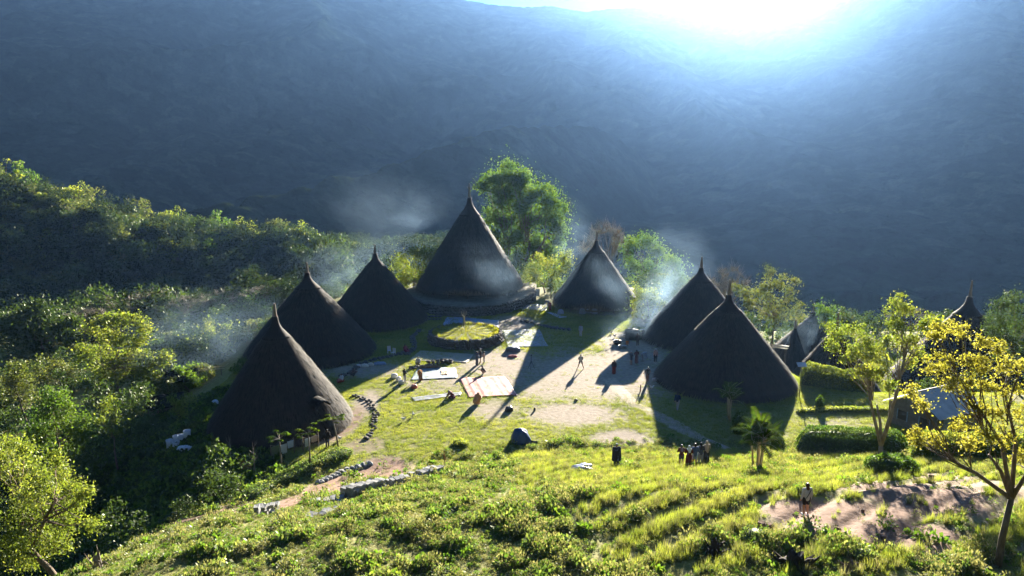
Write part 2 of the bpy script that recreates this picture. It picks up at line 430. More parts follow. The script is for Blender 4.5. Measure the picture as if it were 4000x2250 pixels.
def tree_meshes(seed, h, cr, base_f=0.4, n_cl=26, cl_r=0.34, leaf=0.28, per=60, mat=L_GREEN, bark=BARK, trunk_r=None, squash=.75, shape='round', droop=0.0, aspect=.55):
    """Prototype: (trunk mesh, crown mesh) of a tree of height h and crown radius cr."""
    r = random.Random(seed); C = []; Rr = []
    ch = h * (1 - base_f)
    for i in range(n_cl):
        for _ in range(40):
            u = Vector((r.uniform(-1, 1), r.uniform(-1, 1), r.uniform(-1, 1)))
            if shape == 'umbrella':
                if u.x ** 2 + u.y ** 2 < 1: u.z = .75 - .9 * (u.x ** 2 + u.y ** 2) + r.uniform(-.2, .15); break
            elif shape == 'column':
                if u.x ** 2 + u.y ** 2 < (.35 + .65 * (1 - u.z) / 2) ** 2: break
            elif .35 < u.length < 1.0: break
        wob = 1 + r.uniform(-.18, .18)
        C.append(Vector((u.x * cr * wob, u.y * cr * wob, h * base_f + ch * .5 + u.z * ch * .5))); Rr.append(cr * cl_r * r.uniform(.7, 1.3))
    mb = MB(); limbs(mb, (0, 0, 0), (r.uniform(-.1, .1) * h, r.uniform(-.1, .1) * h, h * (base_f + .35 * (1 - base_f))), trunk_r or h * .022, C, seed)
    P = clump_points(C, Rr, per / (cr * cl_r) ** 2, seed, squash)
    V, Q = leaf_quads(P, leaf, seed=seed, droop=droop, aspect=aspect)
    return mb.mesh('trunk', bark, True), npmesh('crown', V, Q, mat)
def twig_tree_meshes(seed, h, cr, n_cl=30, mat=L_BROWN, bark=BARK_PALE, per=55, leaf=.22):
    """Nearly bare umbrella tree: pale limbs and a thin layer of dry twigs."""
    r = random.Random(seed); C = []; Rr = []
    for i in range(n_cl):
        a, q = r.uniform(0, 6.283), math.sqrt(r.random())
        C.append(Vector((cr * q * math.cos(a), cr * q * math.sin(a), h * (1 - .32 * q * q) + r.uniform(-.05, .03) * h))); Rr.append(cr * .26 * r.uniform(.7, 1.3))
    mb = MB(); limbs(mb, (0, 0, 0), (r.uniform(-.15, .15) * h, 0, h * .55), h * .026, C, seed)
    for c in C:
        for _ in range(7):
            d = Vector((r.uniform(-1, 1), r.uniform(-1, 1), r.uniform(.0, .9))).normalized() * cr * .3 * r.uniform(.6, 1.2)
            mb.tube([c, c + d], [h * .005, h * .0015], 3, False)
    P = clump_points(C, Rr, per / (cr * .26) ** 2, seed, .45, .2)
    V, Q = leaf_quads(P, leaf, seed=seed, aspect=.3)
    return mb.mesh('trunk', bark, True), npmesh('crown', V, Q, mat)
def plant_tree(name, label, base, meshes, scale=1.0, rz=None, cat='tree', group=None):
    o = thing(name, label, cat, base, rnd.uniform(0, 6.28) if rz is None else rz, group, scale)
    link('trunk', meshes[0], o); link('crown', meshes[1], o); return o
def hero_tree(name, label, base, forks, blobs, leaf, per, mat, bark, r0, depth=0.7, squash=.85, seed=1, cat='tree', droop=0.0, aspect=.55, shell=.5, grow=1.0):
    """A tree whose clumps were read off the photograph; each gets its own depth about the trunk.
    forks: list of (px, py, dy) fork points above the base; blobs: (px, py, radius in pixels)."""
    r = random.Random(seed); o = thing(name, label, cat, base)
    Y = base.y; pxm = F / Y; C, Rr = [], []
    mb = MB()
    tops = [at(px, py, Y + dy) - base for px, py, dy in forks]
    for px, py, rp in blobs:
        ra = rp / pxm * grow
        c0 = at(px, py, Y + r.uniform(-1, 1) * depth) - base
        for k in range(5):
            v = Vector((r.uniform(-1, 1), r.uniform(-1, 1), r.uniform(-1, 1))) * ra * (.75 if k else .2)
            c = c0 + v
            C.append(c); Rr.append(ra * r.uniform(.38, .75))
    mid = tops[0] * .55 if len(tops) == 1 else tops[0]
    rest = tops if len(tops) == 1 else tops[1:]
    mb.tube([(0, 0, -.3), mid * .4 + Vector((r.uniform(-.03, .03), 0, 0)) * mid.length, mid], [r0 * 1.25, r0, r0 * .85], 9)
    for tp in rest:
        mb.tube([mid * .97, mid.lerp(tp, .5) + Vector((r.uniform(-.06, .06), r.uniform(-.06, .06), .04)) * tp.length, tp], [r0 * .75, r0 * .55, r0 * .35], 8)
    for c in C[::2]:
        nb = min(rest, key=lambda q: (q - c).length)
        s = mid.lerp(nb, r.uniform(.55, 1.0))
        if (c - s).length > .05:
            mb.tube([s, s.lerp(c, .5) + Vector((r.uniform(-.1, .1), r.uniform(-.1, .1), -.05)) * (c - s).length, c], [r0 * .22, r0 * .15, r0 * .05], 5, False)
    mb.build('trunk', bark, o, True)
    P = clump_points(C, Rr, per, seed, squash, shell)
    rr_ = np.random.default_rng(seed + 500); k_ = rr_.integers(0, len(C), int(len(P) * .45)); Ca = np.array([[*c] for c in C]); Ra = np.array(Rr)
    P = np.concatenate([P[::2], Ca[k_] + rr_.normal(size=(len(k_), 3)) * Ra[k_][:, None] * np.array([.85, .85, .65])])
    V, Q = leaf_quads(P, leaf, seed=seed, droop=droop, aspect=aspect)
    link('crown', npmesh('crown', V, Q, mat), o)
    return o

# ------------------------------------------------------------------ ground sheet
def world_ellipse(px, py, rx, ry):
    g, a, b = G(px, py), G(px, py - ry), G(px, py + ry)
    return g.x, (a.y + b.y) / 2, rx * g.y / F, max(.3, (a.y - b.y) / 2)
DIRT = [world_ellipse(*e) + (s,) for *e, s in [
    (2330, 1470, 330, 95, 1.0), (2480, 1370, 150, 80, 1.0), (2570, 1270, 100, 55, .85), (1960, 1420, 190, 60, 1.0), (2010, 1265, 110, 32, 1.0),
    (1620, 1500, 130, 40, .55), (1420, 1445, 170, 32, .9), (2240, 1620, 200, 44, 1.0), (2430, 1712, 120, 34, 1.0), (2570, 1800, 120, 40, 1.0),
    (1930, 1600, 130, 40, .75), (2150, 1520, 200, 50, .8), (1760, 1480, 120, 60, .7), (2000, 1480, 160, 60, .8), (1430, 1580, 60, 60, .9), (2240, 1400, 200, 60, .55), (2560, 1470, 90, 50, .9), (3250, 1650, 150, 50, .45), (2150, 1300, 90, 60, .35)]]
# bare reddish earth: along the cut-stone wall, and the hoed terraces on the right bank
RED = [world_ellipse(*e) + (s,) for *e, s in [
    (1290, 1900, 130, 55, 1.0), (1500, 1830, 140, 45, 1.0), (1140, 1960, 90, 40, 1.0), (1250, 1700, 120, 40, .8), (1360, 1650, 60, 60, .8), (1420, 1740, 90, 36, .6),
    (3300, 2010, 400, 62, 1.0), (3650, 1960, 320, 80, 1.0), (3500, 2090, 300, 70, 1.0), (3160, 2085, 240, 46, .9), (3850, 1900, 200, 60, .8), (2980, 2050, 110, 26, .6),
    (650, 2060, 200, 28, .8), (900, 1990, 160, 24, .8)]]
def ell(x, y, L, soft=0.8):
    m = np.zeros_like(x)
    for cx, cy, rx, ry, s in L:
        q = np.sqrt(((x - cx) / rx) ** 2 + ((y - cy) / ry) ** 2)
        m = np.maximum(m, s * sstep(1 + soft, 1 - soft, q))
    return m
def dirt_of(x, y):
    red = ell(x, y, RED, .4)
    rz = row_zone(x, y); ph = row_phase(x, y); sft = ph - np.floor(ph)
    furrow = rz * sstep(.0, .1, sft) * sstep(.5, .35, sft) * .0 + rz * (1 - sstep(.05, .3, sft) * sstep(1.0, .7, sft)) * .55
    d = np.maximum(np.maximum(ell(x, y, DIRT), red), furrow)
    under = .3 * sstep(-26, -34, x) * sstep(110, 60, y)
    return np.maximum(d, under), np.maximum(np.maximum(red, furrow), under)

nc, nr = 520, 560
tn = np.linspace(-1.55, 1.55, nc); yy = np.geomspace(9, 460, nr)
X = tn[None, :] * yy[:, None] * 0.92; Y = np.repeat(yy[:, None], nc, 1)
# extra rows behind the camera so that the bank goes on
yb = np.linspace(-40, 8.0, 14); Xb = tn[None, :] * np.full((14, 1), 60.0); Yb = np.repeat(yb[:, None], nc, 1)
X = np.concatenate([Xb, X]); Y = np.concatenate([Yb, Y])
Zg = Z(X, Y)
me = npmesh('ground', np.stack([X, Y, Zg], -1).reshape(-1, 3), grid_quads(X.shape[0], nc), ground_mat(), True)
dm, rm = dirt_of(X, Y)
for nm, arr in (('dirt', dm), ('red', rm)):
    a = me.attributes.new(nm, 'FLOAT', 'POINT'); a.data.foreach_set('value', arr.astype(np.float32).ravel())
tag(link('ground', me), 'grassy village ground rising to a weedy bank in front', 'ground', kind='structure')

# ------------------------------------------------------------------ mountain behind the valley
RIDGE_Y = 1900.0
def worley(x, y, cell):
    gx, gy = x / cell, y / cell; ix, iy = np.floor(gx).astype(int), np.floor(gy).astype(int)
    best = np.full(x.shape, 9.0); idv = np.zeros(x.shape)
    for dx in (-1, 0, 1):
        for dy in (-1, 0, 1):
            a, b = (ix + dx), (iy + dy)
            fx = a + _perm[a & 255, b & 255]; fy = b + _perm[(a + 91) & 255, (b + 37) & 255]
            d = (gx - fx) ** 2 + (gy - fy) ** 2; k = d < best
            best = np.where(k, d, best); idv = np.where(k, _perm[(a + 13) & 255, (b + 71) & 255], idv)
    return np.sqrt(best), idv
ridge_px = [(-2600, -1300), (-800, -760), (0, -470), (900, -200), (1500, -70), (1740, -20), (1830, 6), (1950, 24), (2050, 32), (2150, 26), (2230, 40), (2290, 50), (2380, 38), (2480, 34), (2560, 44), (2640, 34), (2750, 32), (2950, 34), (3080, 20), (3250, -40), (4000, -330), (5500, -760), (7000, -1100)]
rx_w = [at(px, py, RIDGE_Y).x for px, py in ridge_px]; rz_w = [at(px, py, RIDGE_Y).z for px, py in ridge_px]
nc, nr = 900, 430
tn = np.linspace(-1.15, 1.15, nc); yy = np.concatenate([np.geomspace(300, RIDGE_Y * 1.0, nr - 10), RIDGE_Y + np.linspace(12, 160, 10)])
X = tn[None, :] * yy[:, None]; Y = np.repeat(yy[:, None], nc, 1)
zr = np.interp(X * RIDGE_Y / np.maximum(Y, 700) , rx_w, rz_w)
tt = np.clip((Y - 300) / (RIDGE_Y - 300), 0, 1)
spur = np.abs(fbm(X / 420 + 3.1, Y / 900 + 1.7, 4)) * 2
M = -45 + (zr + 40) * tt ** 1.3 + (np.sin(np.pi * tt) * (150 * (0.2 - spur) + 45 * (fbm(X / 130, Y / 200, 4) - .1)))
M = np.where(Y > RIDGE_Y, M - (Y - RIDGE_Y) * .5, M)
sp2 = 46 * np.exp(-((X + 70) / 160) ** 2 - ((Y - 1050) / 120) ** 2)
yc_ = 500 + 1.4 * X + 60 * fbm(X / 90, Y / 500, 3); cz_ = 29 + .30 * X - .0030 * np.maximum(0, X + 20) ** 2
M = np.maximum(M, np.where(X > -260, cz_ - .42 * np.abs(Y - yc_) + 12 * fbm(X / 60, Y / 60, 3), -99))
w1, id1 = worley(X, Y, 11.0); w2, id2 = worley(X + 300, Y, 22.0)
M = M + sp2 + 5.0 * np.sqrt(np.clip(1 - w1 ** 2, 0, 1)) + 4.0 * np.clip(1 - w2, 0, 1)
M[0] = -150
me = npmesh('mountain', np.stack([X, Y, M], -1).reshape(-1, 3), grid_quads(nr, nc), forest_mat(), True)
a = me.attributes.new('tint', 'FLOAT', 'POINT'); a.data.foreach_set('value', np.clip(.35 * id1 + .35 * id2 + .5 * (fbm(X / 90, Y / 90, 3) + .3), 0, 1).astype(np.float32).ravel())
tag(link('mountain', me), 'forested mountain side in shade filling the background', 'mountain', kind='structure')

# unseen rest of the valley's bowl, added to cut the sky light
az = np.radians(np.linspace(62, 298, 150)); rr_ = np.concatenate([np.linspace(330, 820, 40), np.linspace(840, 930, 6)])
RR, AZ = np.meshgrid(rr_, az, indexing='ij'); X = RR * np.sin(AZ); Y = RR * np.cos(AZ)
tt = np.clip((RR - 330) / 490, 0, 1)
M2 = -30 + 600 * tt ** 1.1 * (1 + .35 * fbm(AZ * 3, RR / 300, 3)) + np.sin(np.pi * tt) * 120 * fbm(X / 150, Y / 150, 4)
M2 = np.where(RR > 820, M2 - (RR - 820) * 1.2, M2) + 6 * np.sqrt(np.clip(1 - worley(X, Y, 14.0)[0] ** 2, 0, 1))
me = npmesh('mountain', np.stack([X, Y, M2], -1).reshape(-1, 3), grid_quads(len(rr_), len(az)), me.materials[0], True)
a = me.attributes.new('tint', 'FLOAT', 'POINT'); a.data.foreach_set('value', np.clip(.5 + fbm(X / 60, Y / 60, 3), 0, 1).astype(np.float32).ravel())
tag(link('mountain', me), 'unseen mountain sides beside and behind the viewer, added to cut the sky light', 'mountain', kind='structure')

# ------------------------------------------------------------------ round thatched houses
PROF = [(1.0, 0.0), (1.01, .025), (.975, .075), (.892, .16), (.762, .28), (.633, .40), (.503, .52), (.379, .635), (.271, .735), (.180, .812), (.112, .865), (.068, .905), (.045, .94), (.036, .97), (.032, 1.0)]
PR = np.array([p[0] for p in PROF]); PZ = np.array([p[1] for p in PROF])
def hut(label, base, Rd, H, lift=0.45, fin=1.3, door=None, seed=0, horns=False, strands=6000, flap=None, sacks=0):
    """door: azimuth (degrees, 0 = +X, -90 = towards the camera) where the eave lifts over the entrance."""
    r = np.random.default_rng(seed); o = thing('thatched_house', label, 'house', base)
    ns, nh = 176, 64
    th = np.linspace(0, 2 * np.pi, ns, endpoint=False)
    tv = np.concatenate([np.linspace(0, .9, nh - 12), np.linspace(.905, 1, 12)])
    T, TH = np.meshgrid(tv, th, indexing='ij')
    zq = np.interp(tv, np.linspace(0, 1, 200), np.interp(np.linspace(0, 1, 200), np.linspace(0, 1, len(PZ)), PZ))
    def radius(z): return np.interp(z, PZ, PR)
    zz = tv[:, None] * np.ones((1, ns)); rr = radius(zz)
    sag = 1 + .05 * fbm(np.cos(TH) * 1.3 + seed, np.sin(TH) * 1.3 + zz * 2, 3) * (1 - T)
    rough = 0.20 * fbm(TH * 14 + seed * 3, zz * H * 1.6, 3) + .11 * fbm(TH * 45, zz * H * 4, 2)
    course = .035 * ((zz * H / .42) % 1.0 - .5) * (T < .86)
    rad = rr * Rd * sag + (rough - course) * np.clip(rr * 3, .15, 1)
    up = lift + zz * (H - lift)
    if door is not None:
        da = np.angle(np.exp(1j * (TH - R(door)))); up = up + np.exp(-(da / .42) ** 2) * 1.15 * np.clip(1 - zz / .3, 0, 1)
    up = up + .12 * fbm(TH * 9, zz * 3 + seed, 3) * np.clip(1 - zz / .1, 0, 1)
    V = np.stack([rad * np.cos(TH), rad * np.sin(TH), up], -1).reshape(-1, 3)
    Q = grid_quads(nh, ns, True)
    # underside of the eave
    inner = np.stack([.8 * rad[0] * np.cos(th), .8 * rad[0] * np.sin(th), up[0] + .55], -1)
    n0 = len(V); V = np.concatenate([V, inner])
    k = np.arange(ns); Q = np.concatenate([Q, np.stack([k, n0 + k, n0 + (k + 1) % ns, (k + 1) % ns], -1)])
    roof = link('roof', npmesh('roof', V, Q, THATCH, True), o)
    # loose straw ends lying on the slope
    n = strands; z = 1 - np.sqrt(r.random(n)); z = np.clip(z, 0, .82); a = r.uniform(0, 2 * np.pi, n)
    eave = r.random(n) < .22; z = np.where(eave, r.uniform(0, .03, n), z)
    q = np.interp(z, PZ, PR) * Rd + r.uniform(-.02, .09, n); L = r.uniform(.35, .8, n); wd = r.uniform(.018, .05, n)
    slope = np.stack([np.cos(a) * Rd, np.sin(a) * Rd, -np.ones(n) * (H - lift)], -1); slope /= np.linalg.norm(slope, axis=1)[:, None]
    out = np.stack([np.cos(a), np.sin(a), np.full(n, .6)], -1); side = np.stack([-np.sin(a), np.cos(a), np.zeros(n)], -1)
    zz0 = lift + z * (H - lift)
    if door is not None:
        da = np.angle(np.exp(1j * (a - R(door)))); zz0 = zz0 + np.exp(-(da / .42) ** 2) * 1.15 * np.clip(1 - z / .3, 0, 1)
    P = np.stack([q * np.cos(a), q * np.sin(a), zz0 + .04], -1)
    tip = P + slope * L[:, None] + out * (r.uniform(-.02, .10, n))[:, None] + side * (r.uniform(-.12, .12, n))[:, None]
    V = np.stack([P - side * wd[:, None], P + side * wd[:, None], tip + side * wd[:, None] * .4, tip - side * wd[:, None] * .4], 1).reshape(-1, 3)
    st = link('thatch_fringe', npmesh('thatch_fringe', V, np.arange(4 * n).reshape(-1, 4), STRAND), roof); st['kind'] = 'stuff'
    # dark fibre cap and finial
    mb = MB(); cp = [(Rd * np.interp(z, PZ, PR) + .07 + (.05 if i == 0 else 0), lift + z * (H - lift) + .03) for i, z in enumerate(np.linspace(.80, 1, 11))]
    mb.lathe(cp, 20, wob=.03); cap = mb.build('roof_cap', CAP, o, True)
    mb = MB(); zt = H
    mb.tube([(0, 0, zt - .3), (.01, 0, zt + fin * .55), (.03, .01, zt + fin)], [.24, .15, .09], 7)
    f = mb.build('finial', WOOD, o)
    if horns:
        for s in (-1, 1):
            mb = MB(); c = zt + fin * .75
            mb.tube([(0, 0, c), (s * .22, 0, c + .02), (s * .34, 0, c + .22), (s * .28, 0, c + .38)], [.05, .05, .04, .015], 5); mb.build('horn', WOOD, f)
        mb = MB(); mb.lathe([(.02, zt + fin - .05), (.1, zt + fin + .05), (.1, zt + fin + .2), (.02, zt + fin + .3)], 8); mb.build('knob', WOOD, f)
    # wall planks, posts and floor under the eave
    wr = Rd * .80; mb = MB(); mb.lathe([(wr + .35, .30), (wr + .35, .48), (wr * .2, .48)], 40); mb.build('floor_deck', WOOD, o)
    npl = 56; pm = MB(); pm.box((0, 0, .85), (.06, 2 * math.pi * wr / npl * .94, .95)); pmesh = pm.mesh('wall_plank', WOOD)
    for i in range(npl):
        aa = 2 * math.pi * i / npl
        link('wall_plank', pmesh, o, (wr * math.cos(aa), wr * math.sin(aa), rnd.uniform(-.03, .03)), (0, 0, aa))
    pm = MB(); pm.tube([(0, 0, -.4), (0, 0, .75)], [.13, .11], 7); pmesh = pm.mesh('post', BARK)
    for i in range(14):
        aa = 2 * math.pi * (i + .5) / 14; link('post', pmesh, o, ((wr + .2) * math.cos(aa), (wr + .2) * math.sin(aa), 0), (0, 0, aa))
    if flap is not None:            # thatched window hood low on the roof
        aa, zf = R(flap), .2; q = np.interp(zf, PZ, PR) * Rd; c = Vector((q * math.cos(aa), q * math.sin(aa), lift + zf * (H - lift)))
        rad_v = Vector((math.cos(aa), math.sin(aa), 0)); tan = Vector((-math.sin(aa), math.cos(aa), 0))
        V = []; nn = 9
        for j in range(5):
            for i in range(nn):
                u = i / (nn - 1) * 2 - 1; d = j / 4
                V.append(c + tan * u * .75 + rad_v * (d * 1.0 - .45) + Vector((0, 0, .62 + .28 * (1 - u * u) - d * .25 - .22 * abs(u) ** 3 + rnd.uniform(-.03, .03))))
        Fq = [[j * nn + i, j * nn + i + 1, (j + 1) * nn + i + 1, (j + 1) * nn + i] for j in range(4) for i in range(nn - 1)]
        m_ = pymesh('window_hood', V, Fq, THATCH, True); ho = link('window_hood', m_, o); s_ = ho.modifiers.new('thick', 'SOLIDIFY'); s_.thickness = .14
    return o

HUTS = {}
def put(key, label, x, y, Rd, H, z=0.0, **k):
    b = Vector((x, y, z))
    HUTS[key] = (b, Rd, H); return hut(label, b, Rd, H, **k)
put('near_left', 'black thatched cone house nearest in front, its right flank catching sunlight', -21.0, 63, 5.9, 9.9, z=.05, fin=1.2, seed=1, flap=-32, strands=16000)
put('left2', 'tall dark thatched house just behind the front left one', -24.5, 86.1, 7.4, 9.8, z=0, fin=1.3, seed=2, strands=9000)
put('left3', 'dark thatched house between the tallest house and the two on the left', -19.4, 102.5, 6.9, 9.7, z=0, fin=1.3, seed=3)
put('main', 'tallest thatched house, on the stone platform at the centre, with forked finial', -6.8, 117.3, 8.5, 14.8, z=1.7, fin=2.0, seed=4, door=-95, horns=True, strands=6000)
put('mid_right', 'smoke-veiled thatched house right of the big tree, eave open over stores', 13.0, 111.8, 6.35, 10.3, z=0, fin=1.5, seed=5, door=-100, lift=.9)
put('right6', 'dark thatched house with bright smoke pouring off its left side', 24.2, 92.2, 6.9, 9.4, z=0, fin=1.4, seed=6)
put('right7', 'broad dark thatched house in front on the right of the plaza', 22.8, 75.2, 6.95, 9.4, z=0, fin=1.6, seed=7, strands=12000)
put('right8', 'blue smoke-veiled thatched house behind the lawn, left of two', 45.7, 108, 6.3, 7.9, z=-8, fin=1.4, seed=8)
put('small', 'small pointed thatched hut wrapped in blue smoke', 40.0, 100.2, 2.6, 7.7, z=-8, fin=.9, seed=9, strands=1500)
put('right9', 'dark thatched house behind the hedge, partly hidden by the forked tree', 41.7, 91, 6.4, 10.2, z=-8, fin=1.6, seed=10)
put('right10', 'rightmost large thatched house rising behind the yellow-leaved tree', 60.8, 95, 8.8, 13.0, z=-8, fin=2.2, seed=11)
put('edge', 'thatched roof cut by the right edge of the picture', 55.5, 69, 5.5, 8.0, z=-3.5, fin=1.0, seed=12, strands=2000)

# ------------------------------------------------------------------ haze
def haze():
    m, t, o = new_mat('haze_air')
    ad = t.nodes.new('ShaderNodeAddShader')          # fine blue air plus pale droplets that scatter forward
    for k, (c, d, g) in enumerate((((0.13, 0.42, 1.0, 1), HAZE_DENSITY, 0.4), ((0.92, 0.93, 1.0, 1), HAZE_DENSITY * .2, 0.84))):
        p = t.nodes.new('ShaderNodeVolumePrincipled')
        p.inputs['Color'].default_value = c; p.inputs['Density'].default_value = d; p.inputs['Anisotropy'].default_value = g
        t.links.new(p.outputs[0], ad.inputs[k])
    t.links.new(ad.outputs[0], o.inputs['Volume'])
    mb = MB(); mb.box((0, 560, 400), (5200, 3100, 1020)); h = mb.build('haze', m)
    tag(h, 'pale morning haze hanging in the whole valley', 'haze', kind='stuff'); h.display_type = 'WIRE'
haze()

# ------------------------------------------------------------------ vegetation: stuff
def scatter_xy(n, x0, x1, y0, y1, dens):
    """Random points with acceptance dens(x, y) in 0..1."""
    x = rng.uniform(x0, x1, n); y = rng.uniform(y0, y1, n)
    k = rng.random(n) < dens(x, y); return x[k], y[k]
def in_view(x, y, m=0.06):
    return np.abs(x) < (0.70 + m) * y + 3
def hut_free(x, y, pad=0.3):
    k = np.ones(x.shape)
    for b, Rd, H in HUTS.values(): k *= ((x - b.x) ** 2 + (y - b.y) ** 2 > (Rd + pad) ** 2)
    return k
CIRC = G(1820, 1330); CIRC_R = 4.4
def circ_free(x, y): return (x - CIRC.x) ** 2 + (y - CIRC.y) ** 2 > (CIRC_R + .2) ** 2

def blade_clump(seed, n, h, spread, wd, lean=.5, mat=L_GRASS):
    r = np.random.default_rng(seed)
    a = r.uniform(0, 6.283, n); q = spread * np.sqrt(r.random(n)); P = np.stack([q * np.cos(a), q * np.sin(a), np.zeros(n) - .02], -1)
    hh = h * r.uniform(.5, 1.2, n); b = r.uniform(0, 6.283, n)
    tip = P + np.stack([np.cos(b) * hh * lean * r.random(n), np.sin(b) * hh * lean * r.random(n), hh], -1)
    s = np.stack([-np.sin(b), np.cos(b), np.zeros(n)], -1) * wd * .5
    V = np.stack([P - s, P + s, tip], 1).reshape(-1, 3)
    return npmesh('tuft', V, np.arange(3 * n).reshape(-1, 3), mat, k=3)
def weed_clump(seed, n, rad, h, leaf, mat=L_WEED, aspect=.6, stems=0):
    r = np.random.default_rng(seed)
    v = r.normal(size=(n, 3)); v /= np.linalg.norm(v, axis=1)[:, None]; v[:, 2] = np.abs(v[:, 2])
    P = v * np.array([rad, rad, h]) * (r.random(n) ** .4)[:, None]
    V, Q = leaf_quads(P, leaf, .5, aspect, seed)
    return npmesh('weed', V, Q, mat)

# short grass of the plaza and the lawns
def d_grass(x, y):
    d, _ = dirt_of(x, y)
    return np.clip(1.05 - d * 1.5, .02, 1) * in_view(x, y) * hut_free(x, y) * circ_free(x, y) * (x > -31) * (.35 + .65 * sstep(130, 70, y))
x, y = scatter_xy(150000, -40, 66, 46, 112, d_grass)
short = [blade_clump(100 + i, 26, .11, .22, .022, .9) for i in range(4)]
instances('grass', np.stack([x, y, Z(x, y)], -1), rng.uniform(0, 6.28, len(x)), rng.uniform(.6, 1.5, len(x)) * (1 + .8 * sstep(70, 110, y)), short,
          'short yellow-green grass over the plaza and lawns', 'grass')

# weeds and low leafy plants on the bank in front
L_WEED2 = leafy('weed_pale', [(0.07, 0.08, 0.035), (0.13, 0.135, 0.07), (0.25, 0.23, 0.14)], 0.45, 0.1, 0.6)
L_BRIGHT = leafy('weed_bright', [(0.05, 0.10, 0.015), (0.09, 0.16, 0.02), (0.15, 0.20, 0.03)], 0.55, 0.1, 0.5)
def d_weed(x, y):
    d, r_ = dirt_of(x, y); rz = row_zone(x, y)
    ys = 59.5 - .0085 * np.maximum(0, 12 - x) ** 2
    f = sstep(.5, -4.0, y - ys)
    nz = .35 + .65 * sstep(-.16, .10, fbm(x / 1.6, y / 1.6, 3))
    return np.clip(f * nz * (1 - .95 * r_ ** .7) * (1 - .75 * rz * (y > 30)), 0, 1) * in_view(x, y) * (x > -24)
x, y = scatter_xy(90000, -28, 40, 16, 60, d_weed)
sc_ = .5 + 1.25 * sstep(-.12, .25, fbm(x / 1.1 + 9, y / 1.1, 3)) ** 1.5; 
weeds = [weed_clump(1, 80, .26, .26, .085), weed_clump(2, 110, .34, .20, .06, L_WEED2), weed_clump(3, 60, .3, .34, .10), weed_clump(4, 90, .22, .3, .065, L_WEED2, .4), weed_clump(5, 40, .28, .25, .14, L_BRIGHT, .7), weed_clump(6, 100, .3, .42, .07, L_WEED2, .5)]
instances('weeds', np.stack([x, y, Z(x, y)], -1), rng.uniform(0, 6.28, len(x)), sc_ * rng.uniform(.7, 1.3, len(x)), weeds,
          'dense low weeds covering the bank in front', 'weeds')
# tall grass along the furrows
def d_row(x, y):
    ph = row_phase(x, y); sft = ph - np.floor(ph); d, r_ = dirt_of(x, y)
    return row_zone(x, y) * sstep(.22, .42, sft) * sstep(.98, .72, sft) * np.clip(1.05 - 1.3 * ell(x, y, RED, .3), .03, 1) * (.45 + .55 * sstep(-.15, .1, fbm(x / 1.1, y / 1.1, 2))) * in_view(x, y)
x, y = scatter_xy(90000, 0, 44, 20, 58, d_row)
tall = [blade_clump(20 + i, 46, .42, .16, .02, .7) for i in range(3)] + [blade_clump(24, 30, .5, .12, .03, .8, L_WEED2), weed_clump(25, 60, .2, .34, .06, L_WEED2, .4)]
instances('tall_grass', np.stack([x, y, Z(x, y)], -1), rng.uniform(0, 6.28, len(x)), rng.uniform(.55, 1.15, len(x)), tall,
          'tall pale grass along the furrows of the right bank', 'grass')
# scrub in the hollow on the left and behind the houses
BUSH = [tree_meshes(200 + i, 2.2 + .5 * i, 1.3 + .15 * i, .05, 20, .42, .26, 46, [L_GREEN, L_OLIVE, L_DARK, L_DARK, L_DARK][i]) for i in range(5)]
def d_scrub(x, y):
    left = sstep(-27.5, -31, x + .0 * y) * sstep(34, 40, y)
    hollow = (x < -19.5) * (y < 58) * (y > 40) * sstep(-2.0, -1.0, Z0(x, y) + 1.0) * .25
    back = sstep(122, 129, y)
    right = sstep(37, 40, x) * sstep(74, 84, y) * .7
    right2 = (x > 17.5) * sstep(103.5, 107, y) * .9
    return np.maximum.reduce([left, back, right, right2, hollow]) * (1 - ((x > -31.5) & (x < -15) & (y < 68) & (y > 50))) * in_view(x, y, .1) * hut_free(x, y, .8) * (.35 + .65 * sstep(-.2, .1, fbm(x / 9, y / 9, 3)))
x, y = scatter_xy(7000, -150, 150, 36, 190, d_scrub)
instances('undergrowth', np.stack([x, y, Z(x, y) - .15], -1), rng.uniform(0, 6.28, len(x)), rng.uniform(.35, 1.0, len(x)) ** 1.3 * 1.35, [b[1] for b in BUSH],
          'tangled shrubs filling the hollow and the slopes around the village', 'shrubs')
# forest on the hill on the left and in the valley beyond
FOR = [tree_meshes(300 + i, 6.5 + i * .5, 2.6 + .25 * i, .25, 26, .42, .55, 34, [L_FOREST_SHADE, L_FOREST_SHADE, L_FOREST_SHADE, L_DARK, L_FOREST_SHADE][i]) for i in range(5)]
LIT_TREES = [tree_meshes(320 + i, 6.5 + i * .5, 2.6 + .25 * i, .2, 24, .42, .5, 38, [L_GREEN, L_YELLOW, L_OLIVE][i]) for i in range(3)]  # lighter leaf colours stand in for sun on crest and slope trees
def d_hill(x, y):
    return sstep(118, 140, y) * in_view(x, y, .15) * np.where(x > -30, sstep(165, 185, y) * .5, 1)
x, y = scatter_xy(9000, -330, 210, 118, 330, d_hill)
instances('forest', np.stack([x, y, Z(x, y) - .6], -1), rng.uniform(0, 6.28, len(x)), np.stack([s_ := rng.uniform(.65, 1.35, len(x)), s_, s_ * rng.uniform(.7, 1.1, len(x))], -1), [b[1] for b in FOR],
          'forest over the hill on the left, its leaves darkened for the shade of the slope', 'forest')

